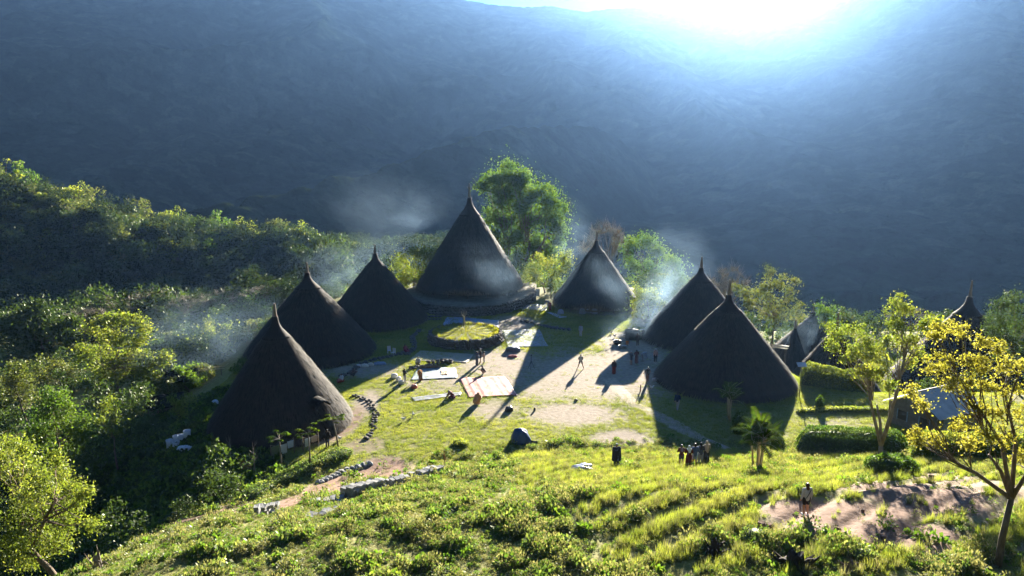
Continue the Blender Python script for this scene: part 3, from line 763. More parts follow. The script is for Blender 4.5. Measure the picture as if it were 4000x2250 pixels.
# light-coloured scrub, added to paint a sunlit crest rim and patches below it
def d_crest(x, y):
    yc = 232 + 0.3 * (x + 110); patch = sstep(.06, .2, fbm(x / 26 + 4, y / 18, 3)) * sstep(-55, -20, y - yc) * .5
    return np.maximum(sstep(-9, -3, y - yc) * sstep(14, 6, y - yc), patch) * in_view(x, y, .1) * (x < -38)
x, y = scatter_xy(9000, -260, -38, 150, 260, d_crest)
instances('lit_rim_scrub', np.stack([x, y, Z(x, y) - .3], -1), rng.uniform(0, 6.28, len(x)), rng.uniform(.45, .95, len(x)), [b[1] for b in LIT_TREES],
          'yellow-green scrub added to paint a sunlit rim along the crest of the hill on the left', 'scrub')

# ------------------------------------------------------------------ single trees and plants
def hero(name, label, bx, by, forks, blobs, **k):
    return hero_tree(name, label, on(bx, by), forks, blobs, **k)
def bpx(px, y): return (px - 2000) / F * (y * math.cos(PITCH) + 20 * math.sin(PITCH))

hero('broadleaf_tree', 'big spreading broadleaf tree right behind the tallest house', bpx(2040, 152), 152, [(2040, 1060, 0), (1960, 900, 0), (2060, 880, 1), (2130, 930, -1)],
     [(1930, 700, 48), (1990, 692, 52), (2050, 700, 48), (2110, 738, 52), (2150, 790, 52), (2186, 850, 48), (2192, 915, 46), (2150, 980, 48), (2090, 1000, 50), (2020, 1010, 46), (1960, 985, 46), (1910, 930, 42), (1900, 720, 32), (1945, 780, 52), (2000, 770, 58), (2060, 790, 58), (2115, 860, 55), (2050, 870, 58), (1990, 860, 52), (1925, 850, 40), (2080, 940, 52), (2010, 940, 50), (2040, 1075, 46), (2095, 1085, 42), (1990, 1080, 38)],
     leaf=.46, per=190, mat=L_GREEN, bark=BARK, r0=.5, depth=4.0, seed=11)
hero('leafy_tree', 'small bright green tree between the tallest house and its left neighbour', bpx(1615, 118), 118, [(1615, 1100, 0)],
     [(1620, 1000, 42), (1570, 1025, 38), (1665, 990, 38), (1600, 1065, 42), (1650, 1060, 38), (1590, 1110, 34), (1690, 1005, 32), (1640, 1110, 30)],
     leaf=.32, per=190, mat=L_YELLOW, bark=BARK, r0=.16, depth=1.3, seed=12)
hero('vine_covered_tree', 'vine-covered tree mound behind smoke, right of the veiled house', bpx(2560, 142), 142, [(2550, 1120, 0)],
     [(2470, 960, 42), (2520, 948, 42), (2570, 975, 42), (2622, 1015, 42), (2480, 1040, 46), (2540, 1035, 50), (2600, 1075, 46), (2655, 1080, 38), (2530, 1105, 46), (2590, 1140, 42), (2480, 1120, 38), (2640, 1140, 36), (2690, 1110, 30)],
     leaf=.38, per=170, mat=L_GREEN, bark=BARK, r0=.3, depth=2.2, seed=13)
hero('leafy_shrub', 'bright green shrubs below the big tree, beside the tallest house', bpx(2130, 122), 122, [(2120, 1110, 0)],
     [(2080, 1050, 40), (2130, 1030, 40), (2180, 1060, 36), (2100, 1095, 40), (2160, 1100, 36), (2200, 1000, 32), (2215, 1040, 28), (2060, 1110, 30)],
     leaf=.34, per=170, mat=L_YELLOW, bark=BARK, r0=.14, depth=1.4, seed=14, cat='shrub')
hero('banana_grove_shrub', 'pale lit shrub beside the veiled house by the smoke', bpx(2540, 104), 104, [(2530, 1180, 0)],
     [(2510, 1140, 34), (2545, 1160, 36), (2500, 1185, 34), (2570, 1190, 34), (2530, 1215, 36), (2490, 1225, 28), (2585, 1225, 28)],
     leaf=.32, per=160, mat=L_YELLOW, bark=BARK, r0=.1, depth=1.2, seed=15, cat='shrub')
hero('tall_shrub', 'tall yellow-green shrub behind the broad right-hand house', bpx(3030, 112), 112, [(3030, 1220, 0)],
     [(3005, 1065, 28), (3040, 1100, 36), (2990, 1120, 38), (3082, 1145, 36), (3040, 1180, 42), (2965, 1150, 38), (2925, 1190, 36), (3100, 1100, 22), (2985, 1210, 42), (3050, 1240, 42), (3110, 1215, 34), (2900, 1150, 28), (2880, 1130, 20), (3120, 1260, 34)],
     leaf=.32, per=170, mat=L_OLIVE, bark=BARK, r0=.16, depth=1.6, seed=16, cat='shrub')
hero('round_tree', 'rounded green tree peeping out between the two right-hand back houses', bpx(3230, 106), 106, [(3230, 1270, 0)],
     [(3215, 1215, 32), (3245, 1235, 34), (3225, 1262, 32), (3262, 1270, 24)], leaf=.32, per=190, mat=L_GREEN, bark=BARK, r0=.15, depth=.9, seed=17)
hero('dark_tree', 'dark glossy tree at the right edge beside the rightmost house', bpx(3960, 74), 74, [(3960, 1330, 0)],
     [(3930, 1195, 48), (3975, 1265, 52), (3900, 1250, 40), (3960, 1165, 36), (3950, 1330, 44), (4015, 1230, 52), (3885, 1300, 36), (4000, 1340, 44), (3920, 1380, 34)],
     leaf=.24, per=300, mat=L_DARK, bark=BARK, r0=.2, depth=1.4, seed=18)
FORK = G(3442, 1812)
hero_tree('forked_tree', 'slender forked tree with pale trunk beside the hedge', FORK, [(3441, 1742, 0), (3425, 1580, .3), (3385, 1420, .5), (3500, 1520, -.3), (3545, 1340, -.4)],
     [(3285, 1300, 46), (3335, 1285, 42), (3380, 1325, 42), (3265, 1350, 34), (3330, 1375, 42), (3395, 1395, 42), (3440, 1385, 38), (3400, 1450, 38), (3455, 1450, 34), (3360, 1440, 34), (3462, 1340, 38), (3510, 1180, 38), (3540, 1212, 34), (3500, 1240, 38), (3530, 1285, 34), (3518, 1335, 38), (3562, 1330, 34), (3602, 1270, 34), (3640, 1250, 28), (3662, 1262, 20), (3580, 1380, 34), (3540, 1420, 34), (3480, 1500, 28), (3300, 1400, 26)],
     leaf=.17, per=800, mat=L_YELLOW, bark=BARK_PALE, r0=.17, depth=1.3, seed=21, grow=.95)
YEL = G(3898, 2214)
hero_tree('yellow_leaved_tree', 'leaning tree with sparse yellow-green leaves in the right corner', YEL, [(3952, 1940, 0), (3862, 1775, .3), (3800, 1560, .5), (4030, 1800, -.3), (3700, 1790, -.2), (3930, 1560, .2)],
     [(3690, 1280, 30), (3740, 1288, 28), (3645, 1310, 26), (3830, 1330, 32), (3900, 1370, 32), (3780, 1390, 38), (3700, 1400, 38), (3640, 1430, 34), (3850, 1430, 40), (3930, 1430, 34), (3990, 1430, 32), (3700, 1480, 34), (3780, 1500, 38), (3870, 1520, 40), (3960, 1520, 36), (3900, 1600, 40), (3980, 1620, 38), (3820, 1600, 32), (3600, 1580, 28), (3740, 1650, 30), (3850, 1690, 36), (3940, 1710, 36), (3600, 1690, 30), (3660, 1720, 30), (3580, 1730, 26), (3780, 1740, 30), (3990, 1780, 32), (3560, 1530, 22)],
     leaf=.095, per=1900, mat=L_GOLD, bark=BARK, r0=.12, depth=1.0, seed=22, shell=.15, squash=.6, grow=1.3)
BL = on(-21.5, 31.5)
hero_tree('feathery_tree', 'bushy yellow-green tree filling the lower left corner', BL, [(120, 2150, 0), (60, 1900, .4), (220, 1950, -.4)],
     [(40, 1720, 42), (95, 1755, 46), (30, 1800, 50), (125, 1830, 52), (60, 1880, 60), (180, 1880, 52), (242, 1850, 42), (285, 1900, 36), (130, 1950, 64), (230, 1960, 56), (312, 1960, 36), (60, 2000, 64), (160, 2050, 64), (260, 2050, 50), (345, 2042, 30), (80, 2100, 64), (180, 2130, 56), (40, 2180, 60), (262, 2130, 36), (125, 2200, 52), (210, 1792, 22), (335, 1922, 22)],
     leaf=.14, per=950, mat=L_YELLOW, bark=BARK, r0=.14, depth=1.5, seed=23, aspect=.4, grow=1.3)
def left(px, base_py, blobs, y, name, label, leaf, per, mat, r0, depth, seed, cat='tree', **k):
    x = bpx(px, y); b = on(x, y); mid = (px, (base_py + blobs[0][1]) / 2, 0)
    return hero_tree(name, label, b, [mid], blobs, leaf=leaf, per=per*1.9, grow=1.15, mat=mat, bark=BARK, r0=r0, depth=depth, seed=seed, cat=cat, **k)
left(440, 1560, [(380, 1290, 38), (440, 1268, 38), (500, 1258, 34), (558, 1280, 34), (400, 1340, 42), (470, 1330, 42), (540, 1340, 38), (350, 1382, 34), (420, 1400, 42), (500, 1400, 42), (572, 1390, 34), (320, 1362, 24), (390, 1440, 34), (560, 1450, 34), (622, 1430, 38), (640, 1400, 28), (600, 1470, 34), (480, 1460, 34)], 82,
     'yellow_tree', 'yellow-leaved tree standing free in the hollow on the left', .30, 130, L_YELLOW, .2, 1.8, 31)
left(220, 1760, [(170, 1590, 48), (230, 1578, 48), (290, 1600, 42), (322, 1650, 34), (150, 1650, 52), (220, 1660, 52), (290, 1670, 42), (200, 1712, 44), (300, 1722, 34), (140, 1710, 36)], 56,
     'round_dark_bush', 'big round dark bush with lit rim above the corner tree', .2, 260, L_GREEN, .14, 1.0, 32, 'bush')
left(430, 1760, [(400, 1600, 24), (440, 1568, 26), (455, 1630, 26), (425, 1680, 24), (400, 1650, 20), (465, 1690, 20)], 58,
     'thin_tree', 'thin upright yellowish tree beside the round dark bush', .18, 260, L_YELLOW, .08, .5, 33)
left(150, 1400, [(60, 1250, 44), (130, 1210, 40), (180, 1222, 44), (240, 1270, 44), (100, 1290, 50), (170, 1300, 50), (50, 1302, 44), (260, 1312, 34), (282, 1252, 28), (20, 1270, 40)], 112,
     'dense_dark_tree', 'dense dark evergreen clump at the left edge below the hill', .42, 95, L_DARK, .25, 2.5, 34)
left(950, 1320, [(950, 1215, 36), (1000, 1190, 34), (1040, 1220, 30), (910, 1250, 34), (970, 1260, 36), (1020, 1270, 30), (900, 1300, 30)], 106,
     'green_tree', 'hazy green tree left of the second thatched house', .36, 110, L_GREEN, .16, 1.5, 35)
left(800, 1480, [(800, 1290, 36), (850, 1310, 36), (760, 1330, 36), (820, 1350, 36), (880, 1350, 34), (780, 1390, 34), (850, 1400, 34), (730, 1380, 30)], 92,
     'pale_green_tree', 'pale green bushy tree in the mist left of the front house', .32, 120, L_YELLOW, .16, 1.5, 36)
left(720, 1560, [(700, 1450, 30), (745, 1470, 30), (690, 1500, 30), (735, 1520, 28), (770, 1500, 24)], 78,
     'small_green_tree', 'small green tree beside the open shed on the left', .26, 150, L_GREEN, .1, .8, 37)
left(690, 1660, [(680, 1560, 26), (715, 1580, 28), (735, 1550, 24), (700, 1610, 26), (735, 1625, 22)], 66,
     'lit_shrub', 'sunlit yellow-green shrub left of the front house, above the sacks', .2, 230, L_YELLOW, .07, .6, 38, 'shrub')
left(60, 1560, [(40, 1480, 40), (90, 1500, 40), (30, 1530, 40), (110, 1545, 36), (70, 1440, 34)], 78,
     'olive_bush', 'olive bush at the left edge above the round dark bush', .26, 150, L_OLIVE, .1, 1.0, 39, 'bush')
left(250, 1480, [(230, 1430, 34), (190, 1450, 34), (270, 1460, 30), (150, 1430, 30)], 92,
     'hazy_bush', 'hazy olive bush left of the yellow-leaved tree', .30, 120, L_OLIVE, .1, 1.0, 40, 'bush')
# nearly bare umbrella trees in a loose row
TW = [twig_tree_meshes(50 + i, 8.0, 5.2) for i in range(3)]
bare = [(330, 1215, 118, .9, 'bare umbrella tree with pinkish twigs, leftmost of the row below the hill'), (470, 1160, 128, 1.05, 'wide bare umbrella tree, second from left in the row below the hill'),
        (590, 1150, 132, 1.0, 'bare umbrella tree with tangled pale limbs, third in the row below the hill'), (720, 1165, 128, .9, 'bare umbrella tree, fourth in the row below the hill'),
        (850, 1145, 126, .8, 'bare pale-limbed tree with flat crown, fifth in the row below the hill'), (1030, 1165, 122, .75, 'flat bare tree right behind the second thatched house'),
        (2365, 880, 138, .85, 'leafless pale tree above the smoke-veiled house'), (2850, 1050, 122, .75, 'leafless tree behind the smoking house on the right'), (3560, 1215, 118, .8, 'hazy flat-crowned tree left of the rightmost house')]
for i, (px, py, y, s, lb) in enumerate(bare):
    top = at(px, py, y); b = on(top.x, y); h = max(4.0, top.z - b.z)
    plant_tree('umbrella_tree', lb, b, TW[i % 3], (s, s, h / 8.0), group='bare umbrella trees' if i < 6 else None)
# trees that stand out on the hill crest
crest = [(110, 655, 0, 'bushy tree on the crest at the left end of the hill'), (60, 640, 1, 'tree on the hill crest nearest the left edge'), (330, 690, 1, 'pointed tree on the hill crest, left third'), (385, 680, 2, 'olive tree on the hill crest beside the pointed one'),
         (560, 735, 2, 'pale tree on the hill crest at the middle of the slope'), (690, 775, 1, 'tree on the hill crest above the brown patches'), (850, 790, 0, 'low tree on the hill crest left of the round one'), (945, 790, 1, 'large round tree standing out on the hill crest'),
         (1090, 850, 2, 'tree low on the crest right of the round one'), (1180, 860, 1, 'last tree on the crest before it drops behind the houses')]
for px, py, k, lb in crest:
    y = 222.0; t_ = at(px, py, y)
    ys_ = np.linspace(195, 250, 40); xs_ = (px - 2000) / F * ys_; zs = Z(xs_, ys_); i = int(np.argmax((zs - CAM_Z) / ys_))
    b = on(xs_[i], ys_[i] - 2); h = max(5.0, min(11.0, at(px, py, b.y).z - b.z + 1.5))
    plant_tree('crest_tree', lb, b, LIT_TREES[k], h / (6.5 + k * .5), group='trees on the hill crest')
# slope trees, their sunlight put into the lighter leaf colours
for px, py, k, lb in [(470, 960, 2, 'brownish tree coloured as if lit on the dark slope of the hill'), (620, 1010, 1, 'pale-edged tree on the dark slope, left of two'), (690, 1020, 1, 'pale-edged tree on the dark slope, right of two'), (820, 1005, 0, 'lone tree top low on the dark hillside'), (290, 870, 2, 'brown tree on the dark slope below the left crest')]:
    g = G(px, py + 25); plant_tree('slope_tree', lb, g, LIT_TREES[k], 1.15)

# ------------------------------------------------------------------ palms, papayas, hedges
def frond(mb_V, mb_Q, base, d, L, droop, nl=22, ll=.55, seed=0):
    r = random.Random(seed); base = Vector(base); d = Vector(d).normalized(); pts = []
    for i in range(nl + 1):
        t = i / nl; pts.append(base + d * L * t + Vector((0, 0, -droop * t * t * L)))
    for i in range(2, nl + 1):
        p = pts[i]; tg = (pts[i] - pts[i - 1]).normalized(); sd = tg.cross(Vector((0, 0, 1))).normalized()
        l = ll * (1 - .55 * (i / nl) ** 2) * r.uniform(.85, 1.15)
        for s in (-1, 1):
            dr = (sd * s * .8 + tg * .55 + Vector((0, 0, .15 - .3 * r.random()))).normalized()
            w_ = tg * .045; q = len(mb_V)
            mb_V += [p - w_, p + w_, p + dr * l * .6 + w_ * .6 + Vector((0, 0, -.03)), p + dr * l + Vector((0, 0, -.10 * l))]
            mb_Q.append([q, q + 1, q + 3, q + 2] if False else [q, q + 1, q + 2, q + 3])
    return pts
def palm(label, base, n_stem, h, L, seed, spread=.35, mat=L_PALM, nf=7):
    r = random.Random(seed); o = thing('palm', label, 'palm', base)
    for s in range(n_stem):
        a = r.uniform(0, 6.28); b = Vector((math.cos(a), math.sin(a), 0)) * spread * r.random(); hh = h * r.uniform(.75, 1.1)
        top = b * 2.4 + Vector((0, 0, hh)); mb = MB(); mb.tube([b - Vector((0, 0, .2)), b.lerp(top, .5) + Vector((r.uniform(-.06, .06), 0, 0)), top], [.075, .06, .05], 7)
        mb.build('stem', BAMBOO, o, True)
        for f in range(nf):
            V, Q = [], []; az_ = r.uniform(0, 6.28); el = r.uniform(.45, 1.35)
            pts = frond(V, Q, top, (math.cos(az_) * math.cos(el), math.sin(az_) * math.cos(el), math.sin(el)), L * r.uniform(.75, 1.15), r.uniform(.25, .6), seed=seed * 50 + s * 9 + f)
            fo = link('frond', pymesh('frond', V, Q, mat), o)
            mb = MB(); mb.tube(pts[::4] + [pts[-1]], [.022] * len(pts[::4]) + [.008], 4, False); mb.build('rib', BAMBOO, fo)
    return o
palm('clump of bright green palms in front of the dark right-hand house', G(2960, 1838), 7, 2.5, 1.9, 3)
palm('shaded palm against the broad dark house', G(2855, 1640), 4, 2.6, 1.9, 5, mat=L_PALM, nf=7)

def papaya(label, base, h, seed, n=11, spread=.9, lean=0.0):
    r = random.Random(seed); o = thing('papaya_tree', label, 'tree', base)
    top = Vector((lean, 0, h)); mb = MB(); mb.tube([(0, 0, -.2), top * .5 + Vector((.03, 0, 0)), top], [.085, .065, .045], 8); mb.build('trunk', BARK_PALE, o, True)
    for i in range(n):
        a = 6.283 * i / n + r.uniform(-.3, .3); el = r.uniform(-.1, .8); d = Vector((math.cos(a) * math.cos(el), math.sin(a) * math.cos(el), math.sin(el)))
        e = top + d * spread * r.uniform(.55, 1.0); mb = MB(); mb.tube([top, top.lerp(e, .5) + Vector((0, 0, .05)), e], [.018, .014, .010], 4, False); st = mb.build('leaf_stalk', BARK_PALE, o)
        V = [e]; Q = []; m = 9
        for k in range(m * 2):                       # deeply lobed leaf
            th = 6.283 * k / (m * 2); q = .30 if k % 2 == 0 else .12
            V.append(e + Vector((math.cos(th) * q, math.sin(th) * q, -.10 * (k % 2 == 0) + r.uniform(-.03, .03))) + d * .05)
        for k in range(m * 2): Q.append([0, 1 + k, 1 + (k + 1) % (m * 2)])
        link('leaf', pymesh('leaf', V, Q, L_PALM), st)
    return o
papaya('papaya tree in front of the black house, left of three', G(1098, 1822), 2.3, 1)
papaya('papaya tree in front of the black house, middle of three', G(1212, 1830), 2.9, 2)
papaya('small leaning papaya tree by the sunlit corner of the black house', G(1322, 1745), 2.3, 3, 14, 1.1, -.35)
def bare_sapling(label, base, h, seed):
    r = random.Random(seed); o = thing('bare_sapling', label, 'sapling', base); mb = MB()
    mb.tube([(0, 0, -.1), (.03, 0, h * .5), (0, 0, h)], [.05, .04, .015], 6)
    mb.build('trunk', BARK_PALE, o)
    for i in range(14):
        z = h * r.uniform(.35, .9); a = r.uniform(0, 6.28); mb = MB(); mb.tube([(0, 0, z), (math.cos(a) * .28, math.sin(a) * .28, z + .3), (math.cos(a) * .34, math.sin(a) * .34, z + .55)], [.02, .015, .006], 4); mb.build('branch', BARK_PALE, o)
bare_sapling('leafless pale sapling before the black house', G(996, 1868), 2.9, 4)
bare_sapling('thin leafless sapling in the shade left of the papayas', G(905, 1830), 2.6, 6)

def hedge(name, label, pts, wd, h, mat, seed, leaf=.09, dens=900, cat='hedge'):
    """pts: ground points along the hedge; a bumpy core with leaves all over it."""
    r = np.random.default_rng(seed); o = thing(name, label, cat, pts[0]); b0 = Vector(pts[0])
    P = np.array([[*(Vector(p) - b0)] for p in pts]); seg = np.linalg.norm(np.diff(P, axis=0), axis=1); cum = np.concatenate([[0], np.cumsum(seg)]); L = cum[-1]
    def surf(u, th, k=1.0):
        c = np.stack([np.interp(u * L, cum, P[:, i]) for i in range(3)], -1)
        c2 = np.stack([np.interp(np.clip(u * L + .1, 0, L), cum, P[:, i]) for i in range(3)], -1); c1 = np.stack([np.interp(np.clip(u * L - .1, 0, L), cum, P[:, i]) for i in range(3)], -1)
        tg = c2 - c1; tg[:, 2] = 0; tg /= np.linalg.norm(tg, axis=1)[:, None] + 1e-9; nr = np.stack([-tg[:, 1], tg[:, 0], np.zeros(len(u))], -1)
        ends = np.clip(np.minimum(u, 1 - u) * L / (wd * .6), 0, 1) ** .5
        bumpy = 1 + .32 * fbm(u * L * .9 + seed, th * 1.4, 3)
        cs, sn = np.cos(th), np.sin(th); sg = np.sign(cs) * np.abs(cs) ** .6
        return c + nr * (sg * wd * .5 * bumpy * k * (.25 + .75 * ends))[:, None] + np.stack([np.zeros(len(u)), np.zeros(len(u)), np.abs(sn) ** .6 * h * bumpy * k * (.35 + .65 * ends)], -1)
    nu, nt_ = max(8, int(L / .35)), 9
    U, T = np.meshgrid(np.linspace(0.0, 1, nu), np.linspace(0, np.pi, nt_), indexing='ij')
    link('dark_core', npmesh('dark_core', surf(U.ravel(), T.ravel(), .82), grid_quads(nu, nt_), L_DARK, True), o)  # dark filler surface, added so the hedge is not see-through
    n = int(dens * L * (wd + 2 * h) * .5); u = r.random(n); th = r.uniform(0, np.pi, n)
    C = surf(u, th, 1.0) * 1.0 + r.normal(size=(n, 3)) * .05
    V, Q = leaf_quads(C, leaf, .2, .6, seed); lv = link('leaves', npmesh('leaves', V, Q, mat), o)
    return o
hedge('hedge', 'clipped dark hedge along the front of the lawn', [G(3112, 1775), G(3250, 1772), G(3400, 1778), G(3540, 1785)], 1.7, 2.1, L_GREEN, 1, .13, 420)
hedge('hedge', 'hedge right of the forked tree under the yellow leaves', [G(3560, 1800), G(3750, 1805), G(3900, 1810), G(4060, 1815)], 1.6, 2.1, L_YELLOW, 2, .13, 380)
hedge('hedge', 'bushy hedge with bright top along the back of the lawn', [on(30.6, 74), on(33, 74.2), on(35, 74), on(37.5, 73.6)], 1.6, 2.5, L_YELLOW, 3, .17, 260)
hedge('round_bush', 'dark round bush at the path end beside the palms', [G(3010, 1765), G(3060, 1768)], 1.8, 2.0, L_DARK, 4, .13, 420, 'bush')
hedge('round_bush', 'bright green bush behind the palm clump', [G(2860, 1690), G(2920, 1690)], 1.7, 2.2, L_PALM, 5, .16, 300, 'bush')
hedge('round_bush', 'dark leafy bush at the foot of the forked tree', [G(3400, 1850), G(3460, 1856), G(3560, 1850)], 1.8, 1.2, L_GREEN, 6, .13, 380, 'bush')
hedge('round_bush', 'small bright shrub left of the back hedge', [on(29.2, 66.8), on(29.8, 66.6)], 1.0, 1.6, L_PALM, 7, .15, 220, 'bush')
hedge('grass_edge', 'grassy earth edge along the back of the lawn', [G(3110, 1612), G(3250, 1606), G(3420, 1605), G(3530, 1612)], .8, .35, L_GRASS, 8, .14, 260, 'grass bank')
hedge('leafy_bank', 'leafy bank below the black house beside the cut-stone wall', [G(960, 1960), G(1060, 1910), G(1160, 1860), G(1260, 1815), G(1370, 1770)], 1.6, .7, L_WEED, 9, .12, 330, 'weeds')
hedge('round_bush', 'bright leafy plant among the clods in the lower right', [G(3210, 2110), G(3240, 2112)], .7, .75, L_BRIGHT, 11, .16, 260, 'bush')
hedge('round_bush', 'leafy clump in front of the girl, left side', [G(2900, 2140), G(2960, 2120), G(3010, 2125)], 1.3, .7, L_WEED, 12, .1, 420, 'bush')
hedge('round_bush', 'low leafy clump on the bank near the right bottom', [G(3330, 2190), G(3420, 2185)], 1.3, .6, L_WEED, 13, .1, 420, 'bush')
# big-leaved creepers in the shaded hollow before the black house
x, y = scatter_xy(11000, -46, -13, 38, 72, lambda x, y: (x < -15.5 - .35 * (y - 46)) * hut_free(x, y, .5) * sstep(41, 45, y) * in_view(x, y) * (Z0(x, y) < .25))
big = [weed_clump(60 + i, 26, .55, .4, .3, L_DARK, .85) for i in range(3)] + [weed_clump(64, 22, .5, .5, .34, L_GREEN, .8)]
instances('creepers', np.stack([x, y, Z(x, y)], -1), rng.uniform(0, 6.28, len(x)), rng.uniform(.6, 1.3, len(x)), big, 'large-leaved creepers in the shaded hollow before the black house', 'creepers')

# ------------------------------------------------------------------ stone work
def stone(parent, loc, size, meshes=ROCKS, sq=(1, 1, 1), name='stone'):
    return link(name, rnd.choice(meshes), parent, loc, (rnd.uniform(-.25, .25), rnd.uniform(-.25, .25), rnd.uniform(0, 6.28)), (size * sq[0], size * sq[1], size * sq[2]))
# round altar platform
C0 = on(CIRC.x, CIRC.y); ar = thing('stone_altar_platform', 'round stone-walled platform topped with bright grass at the centre of the plaza', 'platform', C0)
AH = 1.15
for k, zc in enumerate((.2, .52, .84, 1.08)):
    n = 58 - 2 * k
    for i in range(n):
        a = 6.283 * (i + .5 * (k % 2) + rnd.uniform(-.15, .15)) / n; q = CIRC_R + .28 - k * .06 + rnd.uniform(-.06, .08)
        stone(ar, (q * math.cos(a), q * math.sin(a), zc + rnd.uniform(-.05, .05)), rnd.uniform(.5, .72), sq=(1, 1, .8))
V = [(0, 0, AH)]; n = 60
for rr_k in (.35, .7, 1.0):
    for i in range(n): a = 6.283 * i / n; V.append((CIRC_R * rr_k * math.cos(a), CIRC_R * rr_k * math.sin(a), AH + rnd.uniform(-.03, .05) - (.12 if rr_k == 1 else 0)))
Fc = [[0, 1 + i, 1 + (i + 1) % n] for i in range(n)] + [[1 + n * k + i, 1 + n * (k + 1) + i, 1 + n * (k + 1) + (i + 1) % n, 1 + n * k + (i + 1) % n] for k in range(2) for i in range(n)]
Fc = [f for f in Fc]
link('earth_top', pymesh('earth_top', V, Fc, plain('altar_earth', (.13, .14, .035), .95, .3, 3, .4, .05), True), ar)
nb = 5200; r_ = np.random.default_rng(5); a_ = r_.uniform(0, 6.283, nb); q_ = CIRC_R * np.sqrt(r_.random(nb)) * .98
rim = (q_ > CIRC_R * .86); hh = np.where(rim, r_.uniform(.2, .5, nb), r_.uniform(.08, .2, nb))
P_ = np.stack([q_ * np.cos(a_), q_ * np.sin(a_), np.full(nb, AH - .02)], -1); s_ = np.stack([-np.sin(a_ * 7), np.cos(a_ * 7), np.zeros(nb)], -1) * .035
T_ = P_ + np.stack([r_.uniform(-.1, .1, nb), r_.uniform(-.1, .1, nb), hh], -1)
gr_ = link('grass_top', npmesh('grass_top', np.stack([P_ - s_, P_ + s_, T_], 1).reshape(-1, 3), np.arange(3 * nb).reshape(-1, 3), leafy('altar_grass', [(.10, .12, .018), (.18, .19, .03), (.26, .24, .05)], .55, .05), k=3), ar); gr_['kind'] = 'stuff'
mb = MB(); c = at(1813, 1262, CIRC.y + 3.6) - C0
mb.tube([(c.x, CIRC_R * .8, AH - .2), (c.x, CIRC_R * .8, AH + 1.2)], [.09, .13], 6)
for s in (-.28, 0, .28): mb.tube([(c.x, CIRC_R * .8, AH + 1.0), (c.x + s, CIRC_R * .8, AH + 1.5), (c.x + s * 1.1, CIRC_R * .8, AH + 1.9)], [.06, .05, .03], 5)
mb.build('forked_post', BAMBOO, ar)
# stone-faced terrace of the tallest house
b, Rd, H = HUTS['main']; pf = thing('stone_terrace', 'low stone-walled terrace under the tallest house', 'terrace', (b.x, b.y, 0))
prof = []
for i in range(49):
    a = math.pi * (1.02 + .96 * i / 48); q = Rd + 2.4 + .6 * math.sin(a * 3) + rnd.uniform(-.2, .2); prof.append((q * math.cos(a) * .98, q * math.sin(a) * 1.12))
back = [(Rd + 2.5, 6), (-(Rd + 2.5), 6)]
poly = prof + back; n = len(poly); zt = 1.55
V = [(x, y, zt) for x, y in poly] + [(x, y, -2) for x, y in poly]
Fc = [list(range(n))] + [[i, i + n, (i + 1) % n + n, (i + 1) % n] for i in range(n)]
link('earth_fill', pymesh('earth_fill', V, Fc, plain('terrace_earth', (.09, .085, .06), .95, .4, 1.2, .4, .08)), pf)
for k, zc in enumerate((.15, .55, .95, 1.35)):
    for i in range(70):
        t = (i + .5 * (k % 2)) / 70 * 47.9; j = int(t); f = t - j; x = prof[j][0] * (1 - f) + prof[j + 1][0] * f; y = prof[j][1] * (1 - f) + prof[j + 1][1] * f
        stone(pf, (x, y - .05, zc + rnd.uniform(-.08, .08)), rnd.uniform(.62, .95), sq=(1, 1, .8))
# steps between the terrace and the left house
st = thing('stone_steps', 'rough stone steps at the left end of the terrace', 'steps', on(*G(1700, 1250).xy))
for i in range(5):
    for k in range(4): stone(st, (k * .5 - .8 + rnd.uniform(-.1, .1), i * .6, .1 + i * .3), .62, sq=(1.1, 1, .5))

def wall_line(name, label, pts, courses, size, spacing, meshes=ROCKS, cat='wall', wid=.3, blocky=False, up=.22):
    o = thing(name, label, cat, pts[0]); b0 = Vector(pts[0])
    bm_ = []
    for q in range(5):
        m_ = MB(); m_.box((0, 0, 0), (1, .62, .5), jit=.04); bm_.append(m_.mesh('block', STONE_PALE))
    for a_, b_ in zip(pts[:-1], pts[1:]):
        L = (Vector(b_) - Vector(a_)).length; n = max(1, int(L / spacing)); dr = math.atan2(b_.y - a_.y, b_.x - a_.x)
        for i in range(n):
            p = Vector(a_).lerp(Vector(b_), (i + .5) / n)
            for k in range(courses if not callable(courses) else courses(i / n)):
                for s in (-1, 1):
                    if rnd.random() < .12: continue
                    q = p + Vector((-math.sin(dr), math.cos(dr), 0)) * s * wid * .5 + Vector((rnd.uniform(-.08, .08), rnd.uniform(-.06, .06), 0))
                    q.z = float(Z(q.x, q.y)) + .08 + k * up + rnd.uniform(-.03, .03)
                    if blocky: link('block', rnd.choice(bm_), o, q - b0, (rnd.uniform(-.1, .1), rnd.uniform(-.1, .1), dr + math.pi / 2 + rnd.uniform(-.25, .25)), size * rnd.uniform(.85, 1.15))
                    else: stone(o, q - b0, size * rnd.uniform(.75, 1.2), meshes, (1, 1, .75))
    return o
wall_line('cut_stone_pile', 'squared stone blocks piled at the lower left end of the row', [G(1000, 2015), G(1090, 2002)], 3, .42, .36, cat='stone pile', wid=.5, blocky=True)
wall_line('cut_stone_pile', 'low scatter of stone blocks half buried in leaves', [G(1130, 2040), G(1230, 2020), G(1340, 1990)], 1, .42, .42, cat='stone pile', wid=.5, blocky=True)
wall_line('cut_stone_pile', 'tallest stack of squared stone blocks in the row on the slope', [G(1350, 1955), G(1490, 1918)], 4, .44, .36, cat='stone pile', wid=.5, blocky=True)
wall_line('cut_stone_pile', 'thin line of stone blocks between the two stacks', [G(1200, 1980), G(1345, 1960)], 2, .40, .4, cat='stone pile', wid=.4, blocky=True)
